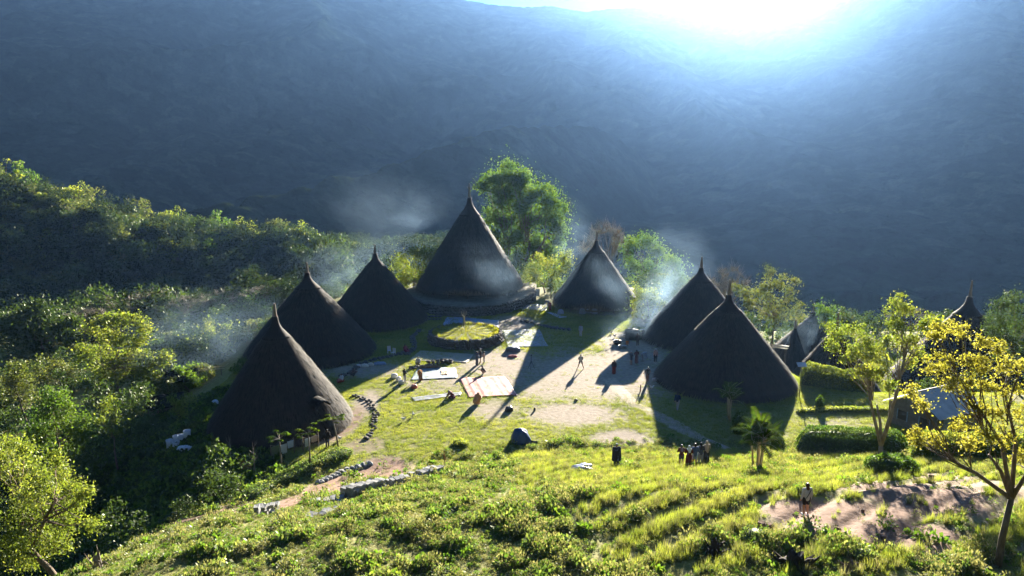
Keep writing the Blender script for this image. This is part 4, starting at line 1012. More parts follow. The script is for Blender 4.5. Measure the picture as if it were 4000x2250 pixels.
wall_line('cut_stone_pile', 'stack of stone blocks in the middle right of the row', [G(1515, 1908), G(1590, 1890)], 3, .42, .36, cat='stone pile', wid=.5, blocky=True)
wall_line('cut_stone_pile', 'heap of pale stone blocks at the upper right end of the row', [G(1620, 1878), G(1715, 1850)], 3, .42, .34, cat='stone pile', wid=.7, blocky=True)
wall_line('stone_edging', 'upper line of flat stones along the bare earth strip', [G(1240, 1890), G(1330, 1850), G(1450, 1812)], 1, .5, .45, ROCKS_PALE, 'stone edging')
wall_line('stone_edging', 'dark stone edging along the sunken path by the black house', [G(1380, 1545), G(1440, 1570), G(1470, 1620), G(1455, 1690), G(1430, 1720)], 1, .36, .5, cat='stone edging')
wall_line('stone_edging', 'curved line of stones between the left house and the altar', [G(1590, 1390), G(1620, 1360), G(1610, 1320), G(1640, 1290)], 1, .5, .5, cat='stone edging')
wall_line('low_stone_wall', 'low dark stone row beside the pale blue sheet, left part', [G(1600, 1442), G(1640, 1436), G(1690, 1428)], 1, .55, .4, cat='stone row')
wall_line('low_stone_wall', 'low dark stone row below the beige sheet, right part', [G(1668, 1424), G(1720, 1420), G(1770, 1417)], 2, .5, .4, cat='stone row')
wall_line('low_stone_wall', 'stone edge of the terrace by the white sheet near the veiled house', [G(2035, 1255), G(2090, 1268), G(2150, 1282), G(2230, 1290)], 1, .6, .5, cat='stone row')
wall_line('stone_footing', 'rough stones under the front of the left back house', [G(1330, 1475), G(1390, 1440), G(1440, 1412), G(1520, 1395), G(1585, 1378)], 1, .55, .5, cat='stone row')

# footpath across the grass
pp = [G(px, py) for px, py in [(2380, 1480), (2420, 1530), (2480, 1580), (2560, 1620), (2640, 1665), (2740, 1715), (2840, 1760), (2940, 1795)]]
V = []
for i, p in enumerate(pp):
    d = (pp[min(i + 1, len(pp) - 1)] - pp[max(0, i - 1)]).normalized(); sd = Vector((-d.y, d.x, 0)); w_ = .5 + .12 * math.sin(i * 2.1)
    for s in (-1.5, -.6, .6, 1.5): q = p + sd * w_ * s * rnd.uniform(.85, 1.1); V.append((q.x, q.y, float(Z(q.x, q.y)) + (.035 if abs(s) < 1 else .006)))
Fc = [[4 * i + k, 4 * i + k + 1, 4 * i + 5 + k, 4 * i + 4 + k] for i in range(len(pp) - 1) for k in range(3)]
tag(link('footpath', pymesh('footpath', V, Fc, plain('path_dirt', (.27, .22, .165), .95, .3, 2.5, .4, .05), True)), 'pale trodden footpath running down to the right', 'path', kind='structure')

# ------------------------------------------------------------------ sheets spread out to dry things
def sheet(name, label, corners, col, seed, cat='tarpaulin', wr=.07, folds=(), rough=.6, n=28, spec=.3, mat=None):
    """corners in photograph pixels: far left, far right, near right, near left."""
    c = [G(*q) for q in corners]; o0 = (c[0] + c[1] + c[2] + c[3]) / 4
    V = []
    for j in range(n + 1):
        for i in range(n + 1):
            u, v = i / n, j / n
            p = c[0].lerp(c[1], u).lerp(c[3].lerp(c[2], u), v)
            e = .25 * fbm(np.array(u * 3.0 + seed), np.array(v * 3.0 + seed), 2) * (u in (0, 1) or v in (0, 1))
            h = wr * (abs(float(fbm(np.array(u * 7 + seed * 3), np.array(v * 4 + seed), 3))) * 2 + .5 * abs(float(fbm(np.array(u * 22 + seed), np.array(v * 16), 2))))
            for fu in folds: h += .05 * math.exp(-((u - fu) / .012) ** 2)
            V.append((p.x - o0.x + float(e), p.y - o0.y + float(e), float(Z(p.x, p.y)) - o0.z + .05 + h))
    Fc = [[j * (n + 1) + i, (j + 1) * (n + 1) + i, (j + 1) * (n + 1) + i + 1, j * (n + 1) + i + 1] for j in range(n) for i in range(n)]
    m_ = mat or plain('sheet_' + name + str(seed), col, rough, .12, 2.0, .25, .03, spec)
    o = link(name, pymesh(name, V, Fc, m_, True), loc=o0); s_ = o.modifiers.new('thick', 'SOLIDIFY'); s_.thickness = .012
    return tag(o, label, cat)
sheet('tarpaulin', 'large silver-grey tarpaulin right of the round altar', [(1962, 1292), (2107, 1288), (2140, 1354), (1983, 1358)], (.19, .215, .24), 1, wr=.05, folds=(.33, .66))
sheet('tarpaulin', 'blue tarpaulin in the shade behind the round altar', [(1745, 1240), (1860, 1244), (1950, 1256), (1728, 1276)], (.20, .30, .50), 2)
sheet('tarpaulin', 'wrinkled white tarpaulin at the right end of the blue one', [(1868, 1248), (1950, 1254), (1949, 1285), (1895, 1275)], (.24, .25, .27), 3, wr=.08)
sheet('tarpaulin', 'long beige sheet in front of the round altar', [(1640, 1372), (1852, 1385), (1825, 1418), (1596, 1410)], (.24, .20, .14), 4, wr=.04)
sheet('tarpaulin', 'pale blue sheet with grain spread on it', [(1630, 1442), (1778, 1438), (1786, 1478), (1603, 1486)], (.16, .21, .25), 5, wr=.05)
sheet('tarpaulin', 'salmon pink tarpaulin with fold lines on the plaza', [(1795, 1480), (1970, 1472), (2023, 1546), (1830, 1556)], (.31, .095, .08), 6, wr=.05, folds=(.18, .36, .55, .74, .9))
sheet('narrow_mat', 'narrow rolled-out grey mat beside the kneeling woman', [(1605, 1555), (1800, 1534), (1802, 1545), (1618, 1570)], (.11, .13, .17), 7, 'mat', wr=.06)
sheet('tarpaulin', 'crumpled white sheet near the veiled house', [(2052, 1190), (2142, 1194), (2132, 1218), (2044, 1208)], (.28, .28, .28), 8, wr=.2)
sheet('tarpaulin', 'grey cloth corner beside the veiled house', [(2132, 1220), (2150, 1222), (2215, 1240), (2185, 1244)], (.40, .44, .48), 9)
sheet('grain_spread', 'small tan patch of grain drying on the pale blue sheet', [(1722, 1450), (1748, 1449), (1750, 1466), (1722, 1467)], (.34, .22, .10), 10, 'grain', wr=.16, n=10)

# ------------------------------------------------------------------ heaps, bags and loose things
def blob(name, label, base, size, col, seed, cat, rough=.6, lump=.25, rz=0.0, spec=.3, parent=None, n=20, m=12, pinch=0.0):
    """A soft heap: dome with folds, resting on the ground."""
    r = random.Random(seed); V = []
    for j in range(m + 1):
        ph = math.pi / 2 * j / m
        for i in range(n):
            th = 6.283 * i / n; nz = float(fbm(np.array(math.cos(th) * 1.6 + seed * 3.3), np.array(math.sin(th) * 1.6 + ph * 1.4), 3))
            q = (1 + lump * 2 * nz) * (math.cos(ph) ** .55 if j < m else .0) * (1 - pinch * math.sin(ph)); z = math.sin(ph) ** .8 * (1 + lump * nz)
            V.append((q * math.cos(th) * size[0] / 2, q * math.sin(th) * size[1] / 2, z * size[2] - (.06 if j == 0 else 0)))
    Fc = [[j * n + i, j * n + (i + 1) % n, (j + 1) * n + (i + 1) % n, (j + 1) * n + i] for j in range(m) for i in range(n)] + [list(range(n))[::-1]]
    me_ = pymesh(name, V, Fc, plain('soft_%s_%d' % (name, seed), col, rough, .2, 4, .3, .03, spec), True)
    o = link(name, me_, parent, base, (0, 0, rz))
    return tag(o, label, cat) if label else o
o = blob('covered_heap', 'dome-shaped heap under a dark blue tarpaulin on the grass', G(2035, 1725), (2.0, 1.6, 1.15), (.018, .045, .13), 1, 'covered heap', .4, .3, pinch=.35)
mb = MB(); mb.tube([(.75, -.2, .12), (1.2, -.35, .1)], [.1, .08], 7); mb.tube([(1.1, -.3, .1), (1.4, -.3, .08)], [.06, .1], 7); mb.build('bundle_end', plain('dark_stick', (.04, .04, .045)), o)
o = blob('crumpled_tarpaulin', 'crumpled blue plastic sheet lying on the slope', G(2272, 1845), (1.75, 1.1, .5), (.10, .14, .28), 2, 'tarpaulin', .35, .4, spec=.5)
blob('dark_bag', 'black rounded bag on the lower plaza', G(1988, 1605), (.8, .6, .45), (.02, .022, .028), 3, 'bag', .4)
blob('dark_lump', 'small dark stump alone on the lower plaza', G(2088, 1605), (.22, .22, .32), (.03, .028, .025), 4, 'stump')
blob('dark_lump', 'little brown clod on the bare plaza', G(2250, 1566), (.35, .25, .2), (.10, .07, .05), 5, 'clod')
blob('folded_tarpaulin', 'dark blue bundled tarpaulin below the silver sheet', G(2005, 1372), (1.9, .9, .55), (.07, .10, .15), 6, 'tarpaulin', .4, .35)
blob('red_cloth', 'red cloth bundle below the dark blue one', G(2002, 1395), (1.1, .6, .25), (.42, .10, .08), 7, 'cloth', .8, .35)
blob('red_bag', 'red and white bag on the lower left of the plaza', G(1618, 1516), (.65, .55, .4), (.50, .13, .09), 8, 'bag', .5, .2)
for i, (px, py, sx, lb) in enumerate([(1540, 1475, .75, 'white sack lying at the back of the three by the boy'), (1558, 1487, .55, 'upright white sack, middle of the three by the boy'), (1566, 1500, .65, 'white sack at the front of the three by the boy')]):
    blob('white_sack', lb, G(px, py), (sx, .5, .45), (.62, .62, .60), 10 + i, 'sack', .6, .2)
# log on the plaza
o = thing('fallen_log', 'dark log lying beside the pale blue sheet', 'log', G(1680, 1440)); mb = MB()
mb.tube([(-1.2, 0, .12), (0, .05, .2), (1.2, .2, .12)], [.2, .22, .17], 8); mb.build('trunk', BARK, o); mb = MB(); mb.tube([(-1.0, 0, .2), (-1.3, .1, .6)], [.08, .04], 6); mb.build('branch_stub', BARK, o)
# tripod in the shade
b = G(2075, 1442); o = thing('tripod', 'thin black tripod standing in the shade of the plaza', 'tripod', b)
for a in (0.3, 2.4, 4.5): mb = MB(); mb.tube([(0, 0, .95), (math.cos(a) * .42, math.sin(a) * .42, 0)], [.028, .02], 5); mb.build('leg', plain('black_metal', (.02, .02, .02), .4), o)
mb = MB(); mb.tube([(0, 0, .85), (0, 0, 1.55)], [.03, .025], 6); mb.build('column', MATS['black_metal'], o); mb = MB(); mb.box((0, 0, 1.6), (.12, .1, .14)); mb.build('head', MATS['black_metal'], o)
# sacks left of the black house
for i, (dx, dy, h, lb) in enumerate([(-.9, .2, .9, 'open pale sack, leftmost of the cluster by the black house'), (-.35, .35, .95, 'open pale sack, second in the cluster by the black house'), (.15, .15, .9, 'open pale sack, third in the cluster by the black house'), (.65, .3, 1.0, 'open pale sack, tallest on the right of the cluster by the black house'), (-.1, -.35, .75, 'short open sack at the front of the cluster by the black house')]):
    b = G(700, 1745) + Vector((dx, dy, 0)); b.z = float(Z(b.x, b.y)); o = thing('open_sack', lb, 'sack', b)
    mb = MB(); mb.lathe([(.22, -.05), (.29, .1), (.27, h * .6), (.30, h), (.25, h - .02), (.22, h * .55)], 14, wob=.07); mb.build('bag', plain('sack_cloth', (.42, .46, .52), .7, .2, 6, .3), o, True)
    mb = MB(); mb.lathe([(.24, h * .5), (.18, h * .62), (.02, h * .66)], 12, wob=.1); mb.build('contents', plain('sack_fill', (.12, .09, .06)), o)
blob('slumped_sack', 'slumped pale sack lying below the sack cluster', G(725, 1765), (1.5, .8, .55), (.40, .44, .50), 21, 'sack', .7, .3)
blob('blue_cover', 'bright blue plastic cover in the shade left of the black house', G(782, 1612), (.7, .55, .3), (.03, .12, .45), 22, 'cover', .4)
blob('white_bundle', 'pale cloth bundle beside the blue plastic cover', G(792, 1590), (.6, .4, .35), (.5, .5, .52), 23, 'bundle')
blob('pale_sheet_heap', 'pale plastic sheet heap above the sack cluster', G(605, 1672), (1.3, .7, .35), (.45, .48, .52), 24, 'plastic sheet', .5, .4)
blob('metal_tub', 'pale metal tub against the left side of the black house', G(842, 1590), (.7, .7, .7), (.42, .46, .52), 25, 'tub', .4, .05)
# washing on lines
def line_with(label, p0, p1, h, items, seed):
    o = thing('washing_line', label, 'washing line', p0); d = Vector(p1) - Vector(p0)
    for q in (Vector((0, 0, 0)), d): mb = MB(); mb.tube([q - Vector((0, 0, .1)), q + Vector((0, 0, h))], [.045, .035], 6); mb.build('pole', BARK, o)
    pts = [d * t + Vector((0, 0, h - .05 - .25 * 4 * t * (1 - t))) for t in [i / 10 for i in range(11)]]
    mb = MB(); mb.tube(pts, .008, 4, False); mb.build('cord', BAMBOO, o)
    for t, wd, hh, col, lb in items:
        c = Vector(p0) + d * t + Vector((0, 0, h - .06 - t * (1 - t))); dn = d.normalized(); V = []; n, m = 8, 8; r = random.Random(seed + int(t * 100))
        for j in range(m + 1):
            for i in range(n + 1):
                u = i / n - .5; v = j / m; f = .05 * math.sin(i * 1.9 + r.random()) * v
                V.append(dn * u * wd * (1 - .1 * v) + Vector((-dn.y, dn.x, 0)) * f + Vector((0, 0, -v * hh)))
        Fq = [[j * (n + 1) + i, j * (n + 1) + i + 1, (j + 1) * (n + 1) + i + 1, (j + 1) * (n + 1) + i] for j in range(m) for i in range(n)]
        k = link('hanging_cloth', pymesh('hanging_cloth', V, Fq, cloth('w%.2f%.2f%.2f' % col, col), True), loc=c); s_ = k.modifiers.new('thick', 'SOLIDIFY'); s_.thickness = .01; tag(k, lb, 'cloth')
line_with('washing line in front of the black house', G(1060, 1800), G(1150, 1770), 1.35, [(.18, .75, .75, (.10, .13, .07), 'dark green cloth hanging on the line before the black house'), (.55, .62, .78, (.42, .46, .52), 'pale rectangular towel hanging on the line before the black house'), (.86, .6, .6, (.34, .42, .58), 'light blue shirt hanging on the line before the black house')], 1)
line_with('short washing line right of the papaya trees', G(1185, 1765), G(1245, 1745), 1.3, [(.3, .5, .7, (.42, .45, .5), 'white garment hanging right of the middle papaya'), (.75, .6, .5, (.44, .32, .30), 'pinkish cloth hanging on the short line')], 2)
line_with('washing line in the gap beside the tallest house', G(2050, 1165), G(2150, 1168), 1.9, [(.5, .7, 1.2, (.5, .52, .54), 'white cloth hanging in the gap right of the tallest house')], 3)
sheet_b = G(962, 1850); o = link('brown_board', MB().mesh('x', None) if False else None)  if False else None
mb = MB(); mb.box((0, 0, .5), (.9, .06, 1.0), .1); tag(mb.build('brown_panel', plain('woven_bamboo', (.20, .12, .05), .8, .3, 12), loc=G(962, 1848)), 'brown woven panel leaning in the shade before the black house', 'panel')
# white chairs and buckets by the left back house
def chair(label, base, rz):
    o = thing('white_chair', label, 'chair', base, rz); m_ = plain('white_plastic', (.55, .56, .58), .5, .05, 3, 0)
    mb = MB(); mb.box((0, 0, .42), (.42, .42, .04)); mb.build('seat', m_, o); mb = MB(); mb.box((0, .2, .68), (.42, .04, .48)); mb.build('backrest', m_, o)
    for sx in (-1, 1):
        for sy in (-1, 1): mb = MB(); mb.tube([(sx * .17, sy * .17, .42), (sx * .2, sy * .2, 0)], [.025, .02], 5); mb.build('leg', m_, o)
chair('white plastic chair in the shade, left of two beside the left back house', G(1521, 1382), .3)
chair('white plastic chair in the shade, right of two beside the left back house', G(1537, 1390), -.4)
for i, (px, py, sx, col, lb) in enumerate([(1401, 1433, .5, (.55, .56, .58), 'small white heap, left of the row below the left back house'), (1425, 1432, .9, (.50, .50, .46), 'flat pale sheet scrap, middle of the row below the left back house'), (1448, 1428, .8, (.42, .42, .38), 'flat pale scrap beside the blue tarp heap'), (1484, 1424, 1.4, (.16, .24, .38), 'blue tarp heap below the left back house')]):
    blob('cloth_heap', lb, G(px, py), (sx, sx * .6, .3), col, 30 + i, 'heap', .6, .4)
# pots, firewood and litter beside the smoking house
def pot(label, base, r, col, h=.4, rim=True):
    o = thing('cooking_pot', label, 'pot', base); m_ = plain('pot_%.2f_%.2f' % (col[0], col[1]), col, .4, .2, 5, .1)
    mb = MB(); mb.lathe([(r * .6, 0), (r, h * .45), (r * .92, h), (r * 1.05, h + .03), (r * .85, h), (r * .8, h * .5)], 16); mb.build('bowl', m_, o, True)
    for s in (-1, 1): mb = MB(); mb.tube([(s * r * .95, -.08, h * .8), (s * r * 1.2, 0, h * .85), (s * r * .95, .08, h * .8)], .018, 5); mb.build('handle', m_, o)
pot('wide black pot on the ground by the wood stack', G(2412, 1345), .55, (.03, .03, .035), .45)
pot('small metal pot, left of two below the wide black pot', G(2424, 1358), .25, (.30, .31, .33), .28)
pot('small metal pot, right of two below the wide black pot', G(2440, 1361), .27, (.24, .25, .27), .28)
o = thing('orange_bucket', 'orange bucket beside the pots', 'bucket', G(2450, 1346)); mb = MB(); mb.lathe([(.16, 0), (.22, .38), (.24, .4), (.2, .37), (.15, .05)], 14); mb.build('pail', plain('orange_plastic', (.75, .20, .03), .45, .1, 3, 0), o, True)
mb = MB(); mb.tube([(-.22, 0, .38), (0, 0, .62), (.22, 0, .38)], .012, 5); mb.build('handle', MATS['black_metal'], o)
blob('dark_cover', 'dark covered heap beside the smoking house', G(2470, 1325), (2.2, 1.5, 1.3), (.03, .033, .036), 41, 'covered heap', .7, .35)
for i in range(6):
    px, py = [(2452, 1308), (2485, 1296), (2500, 1302), (2440, 1318), (2520, 1290), (2470, 1285)][i]
    mb = MB(); L = rnd.uniform(1.2, 2.2); a = rnd.uniform(-.3, .6); mb.box((0, 0, .1), (L, .22, .05), a); lbs = ['pale plank at the left of the boards by the smoking house', 'longest pale board lying by the smoking house', 'whitish board nearest the smoking house', 'short plank next to the dark covered heap', 'pale plank under the smoke at the house corner', 'topmost plank of the boards by the smoking house']
    tag(mb.build('loose_plank', BAMBOO if i % 2 else plain('bleached_wood', (.5, .47, .42)), loc=G(px, py)), lbs[i], 'plank')
for i, (px, py) in enumerate([(2190, 1228), (2275, 1225), (2298, 1222), (2322, 1224), (2365, 1215)]):
    blob('store_sack', ['large pale sack under the left of the open eave', 'pale sack under the open eave, left of a pair', 'pale sack under the open eave, right of a pair', 'low pale sack right of the pair under the eave', 'grey sack at the right end of the open eave'][i], G(px, py), (.95, .7, .75), (.32, .34, .38), 50 + i, 'sack', .7, .15)
blob('pale_plate', 'pale flat stone at the foot of the broad right-hand house', G(2562, 1485), (.8, .5, .25), (.40, .41, .43), 60, 'stone')
# solar panel and bamboo racks behind
p = at(3132, 1424, 70); mb = MB(); mb.box((0, 0, 0), (.9, .6, .05), M=Matrix.Rotation(.5, 3, 'X')); o = thing('solar_panel', 'small pale solar panel on a post behind the hedge', 'solar panel', on(p.x, p.y)); h = p.z - float(Z(p.x, p.y))
mb2 = MB(); mb2.tube([(0, 0, -.2), (0, 0, h)], .05, 6); mb2.build('post', WOOD, o); mb.build('panel', plain('panel_glass', (.35, .38, .45), .25, .05, 3, 0, spec=.5), o, loc=(0, 0, h))
def rack(label, c, rz, n, L, h):
    o = thing('bamboo_rack', label, 'rack', c, rz)
    for i in range(n): mb = MB(); mb.tube([(-L / 2, i * .35, h + rnd.uniform(-.05, .05)), (L / 2, i * .35, h + rnd.uniform(-.05, .15))], [.05, .035], 6); mb.build('pole', BAMBOO, o)
    for sx in (-1, 1):
        for yy_ in (0, (n - 1) * .35): mb = MB(); mb.tube([(sx * L * .42, yy_, -.2), (sx * L * .42, yy_, h)], .05, 6); mb.build('post', BARK, o)
rack('bamboo drying rack between the broad house and the veiled one', on(32.2, 88), -.5, 4, 4.2, 2.0)
rack('long bamboo rack above the shed left of the black house', on(*G(790, 1500).xy), .35, 3, 5.0, 1.6)
# thatched open shed on the left, metal-roofed house on the right
def shed(label, base, rz, L, W, h, mat, seed):
    o = thing('thatched_shed', label, 'shed', base, rz); V = []; n = 14
    for s in (-1, 1):
        for j in range(5):
            for i in range(n): u = i / (n - 1) - .5; t = j / 4; V.append((u * L, s * W / 2 * t * 1.05, h + .9 * (1 - t) + rnd.uniform(-.05, .05)))
    Fq = [[k * 5 * n + j * n + i, k * 5 * n + j * n + i + 1, k * 5 * n + (j + 1) * n + i + 1, k * 5 * n + (j + 1) * n + i] for k in (0, 1) for j in range(4) for i in range(n - 1)]
    rf = link('roof', pymesh('roof', V, Fq, mat), o); s_ = rf.modifiers.new('thick', 'SOLIDIFY'); s_.thickness = .18
    for sx in (-1, 1):
        for sy in (-1, 1): mb = MB(); mb.tube([(sx * L * .44, sy * W * .42, -.3), (sx * L * .44, sy * W * .42, h + .15)], .07, 6); mb.build('post', BARK, o)
    mb = MB(); mb.box((0, W * .3, h * .4), (L * .8, .08, h * .8)); mb.build('back_wall', WOOD, o)
shed('small dark thatched shed in the hollow left of the front house', G(720, 1530), .3, 3.4, 3.0, 1.6, THATCH, 1)
shed('dark low thatched shelter below the small shed', G(650, 1625), .5, 3.6, 2.6, 1.3, THATCH, 2)
def metal_house():
    b = on(*G(3640, 1660).xy); o = thing('metal_roofed_house', 'house with corrugated metal roof behind the yellow leaves', 'house', b, .45)
    L, W, h, rise = 6.4, 5.2, 2.0, 1.5; m_ = plain('zinc', (.42, .41, .40), .45, .25, 1.2, .1, metal=.3)
    for s in (-1, 1):
        n = 7; sw = L / n
        for k in range(n):                      # single corrugated sheets
            V, Fq = [], []; nx = 13
            for j, t in enumerate((0, 1.06)):
                for i in range(nx): V.append((-L / 2 + k * sw + sw * 1.03 * i / (nx - 1), s * W / 2 * t, h + rise * (1 - t) + .03 * math.sin(i * math.pi) + (.035 if i % 2 else 0) + .004 * k))
            for i in range(nx - 1): Fq.append([i, i + 1, nx + i + 1, nx + i])
            link('roof_sheet', pymesh('roof_sheet', V, Fq, m_), o)
    mb = MB(); mb.tube([(-L / 2, 0, h + rise + .04), (L / 2, 0, h + rise + .04)], .07, 6); mb.build('ridge_cap', m_, o)
    V = [(x, y, z) for x in (-L / 2 + .3, L / 2 - .3) for y, z in ((-W / 2 + .3, -.4), (W / 2 - .3, -.4), (W / 2 - .3, h - .05), (0, h + rise - .12), (-W / 2 + .3, h - .05))]
    wl = link('wall', pymesh('wall', V, [[0, 1, 2, 3, 4], [9, 8, 7, 6, 5], [0, 4, 9, 5], [1, 6, 7, 2]], plain('plank_wall', (.13, .12, .12), .85, .3, 4)), o)
    for yy_ in (-1.2, .9):
        mb = MB(); mb.box((-L / 2 + .28, yy_, 1.1), (.06, .9, .8)); wn = mb.build('window', plain('dark_pane', (.03, .035, .05), .2, .1, 2, 0), o); mb = MB()
        for q in (-.48, .48): mb.box((-L / 2 + .25, yy_ + q, 1.1), (.07, .08, .96))
        mb.build('frame', plain('blue_paint', (.16, .22, .32)), wn)
    mb = MB(); mb.box((-1.6, -W / 2 + .27, .75), (.9, .06, 1.9)); mb.build('door', plain('blue_paint', (.16, .22, .32)), o)
metal_house()
# stumps, clods and posts on the bank
def stump(label, base, r, h, seed, mat=BARK):
    q = random.Random(seed); o = thing('tree_stump', label, 'stump', base); mb = MB(); n = 11; V = []
    for k, (rr, z) in enumerate(((1.6, -.15), (1.2, h * .3), (.95, h * .7))):
        for i in range(n): a = 6.283 * i / n; e = rr * r * q.uniform(.75, 1.2); V.append((math.cos(a) * e, math.sin(a) * e, z))
    for i in range(n): a = 6.283 * i / n; V.append((math.cos(a) * r * .8, math.sin(a) * r * .8, h * q.uniform(.75, 1.35)))     # splintered rim
    V.append((0, 0, h * .55)); Fq = [[k * n + i, k * n + (i + 1) % n, (k + 1) * n + (i + 1) % n, (k + 1) * n + i] for k in range(3) for i in range(n)] + [[3 * n + i, 3 * n + (i + 1) % n, 4 * n] for i in range(n)]
    link('trunk', pymesh('trunk', V, Fq, mat), o)
    for i in range(8):
        a = q.uniform(0, 6.28); L = r * q.uniform(1.8, 3.2); mb = MB(); mb.tube([(math.cos(a) * r * .6, math.sin(a) * r * .6, h * .3), (math.cos(a) * L * .6, math.sin(a) * L * .6, h * q.uniform(.2, .9)), (math.cos(a + .2) * L, math.sin(a + .2) * L, h * q.uniform(-.1, 1.5))], [r * .35, r * .22, r * .06], 6); mb.build('root', mat, o)
stump('uprooted dark stump with spiky roots on the bank', G(2790, 2170), .2, .55, 1, plain('rotten_wood', (.035, .026, .02), .95, .5, 6, .6, .04))
stump('large dark stump near the lower right edge of the bank', G(3105, 2215), .36, .5, 2, plain('rotten_wood', (.035, .026, .02), .95, .5, 6, .6, .04))
stump('short pale post among leaves at the bottom left', G(385, 2230), .15, .75, 3, BARK_PALE)
stump('dark stump under the tree in the lower right corner', G(3330, 2235), .2, .35, 4)
lab = ['large reddish clod at the left edge of the hoed earth', 'clod beside the large reddish one', 'clod in the middle of the hoed earth', 'small clod right of the girl', 'clod below the girl to the left', 'clod on the upper terrace near the forked tree', 'dark clod beside the bright leafy plant', 'small clod by the shadow of the forked tree', 'clod at the foot of the grassy furrow', 'clod near the low leafy clump']
for i, (px, py, s) in enumerate([(2975, 2060, .5), (3005, 2068, .4), (3270, 2075, .38), (3370, 2000, .2), (3088, 2095, .28), (3640, 1870, .42), (3265, 2145, .32), (3450, 2105, .24), (3345, 1935, .34), (2905, 2095, .3)]):
    tag(link('earth_clod', CLODS[i % 4], None, G(px, py) + Vector((0, 0, s * .2)), (0, 0, i), s), lab[i], 'clod', 'clods on the hoed bank')
o = thing('small_post', 'thin reddish post on the path side beside the broad house', 'post', G(2501, 1530)); mb = MB(); mb.tube([(0, 0, -.1), (.02, 0, .75)], [.07, .05], 7); mb.build('shaft', plain('red_wood', (.20, .07, .04)), o)
o = thing('dead_weed', 'dry reddish stalks standing by the hump on the slope', 'plant', G(1740, 1815)); 
for i in range(5): mb = MB(); mb.tube([(rnd.uniform(-.1, .1), rnd.uniform(-.1, .1), 0), (rnd.uniform(-.25, .25), rnd.uniform(-.2, .2), rnd.uniform(.9, 1.7))], [.02, .008], 4); mb.build('stalk', plain('red_wood', (.20, .07, .04)), o)
hedge('grassy_hump', 'dark grassy mound on the slope below the mat', [G(1765, 1742), G(1830, 1735)], 1.3, .45, L_GRASS, 71, .13, 300, 'mound')

# ------------------------------------------------------------------ people and birds
def capsule(mb, p0, r0, p1, r1, n=10):
    p0, p1 = Vector(p0), Vector(p1); d = p1 - p0; L = d.length; d = d.normalized() if L > 1e-5 else Vector((0, 0, 1))
    a = d.cross(Vector((0, 0, 1)) if abs(d.z) < .9 else Vector((1, 0, 0))).normalized(); b = d.cross(a); V = []; rings = []
    for k in (-75, -45, -15): rings.append((p0 + d * r0 * math.sin(R(k)), r0 * math.cos(R(k))))
    for k in (15, 45, 75): rings.append((p1 + d * r1 * math.sin(R(k)), r1 * math.cos(R(k))))
    for c, q in rings:
        for i in range(n): th = 6.283 * i / n; V.append(c + (a * math.cos(th) + b * math.sin(th)) * q)
    m = len(rings); Fc = [[j * n + i, j * n + (i + 1) % n, (j + 1) * n + (i + 1) % n, (j + 1) * n + i] for j in range(m - 1) for i in range(n)] + [list(range(n))[::-1], [(m - 1) * n + i for i in range(n)]]
    mb.add(V, Fc)
def ellip(mb, c, r, n=12, m=8):
    c = Vector(c); V = []
    for j in range(1, m):
        ph = math.pi * j / m - math.pi / 2
        for i in range(n): th = 6.283 * i / n; V.append(c + Vector((r[0] * math.cos(ph) * math.cos(th), r[1] * math.cos(ph) * math.sin(th), r[2] * math.sin(ph))))
    Fc = [[j * n + i, j * n + (i + 1) % n, (j + 1) * n + (i + 1) % n, (j + 1) * n + i] for j in range(m - 2) for i in range(n)] + [list(range(n))[::-1], [(m - 2) * n + i for i in range(n)]]
    mb.add(V, Fc)
PENDING = []
def fuse(name, mb, voxel, mat, parent):
    """Overlapping volumes, to be fused into one continuous skin."""
    PENDING.append((name, mb.mesh('tmp', None), voxel, mat, parent))
def fuse_all():
    tmp = []
    for name, me, voxel, mat, parent in PENDING:
        t = bpy.data.objects.new('tmp', me); COL.objects.link(t)
        md = t.modifiers.new('r', 'REMESH'); md.mode = 'VOXEL'; md.voxel_size = voxel; md.use_smooth_shade = True
        s = t.modifiers.new('s', 'SMOOTH'); s.iterations = 2; s.factor = .4
        tmp.append(t)
    dg = bpy.context.evaluated_depsgraph_get(); dg.update()
    outs = [bpy.data.meshes.new_from_object(t.evaluated_get(dg)) for t in tmp]
    for t, out, (name, me, voxel, mat, parent) in zip(tmp, outs, PENDING):
        out.name = name; out.materials.clear(); out.materials.append(mat)
        bpy.data.objects.remove(t); bpy.data.meshes.remove(me); link(name, out, parent)
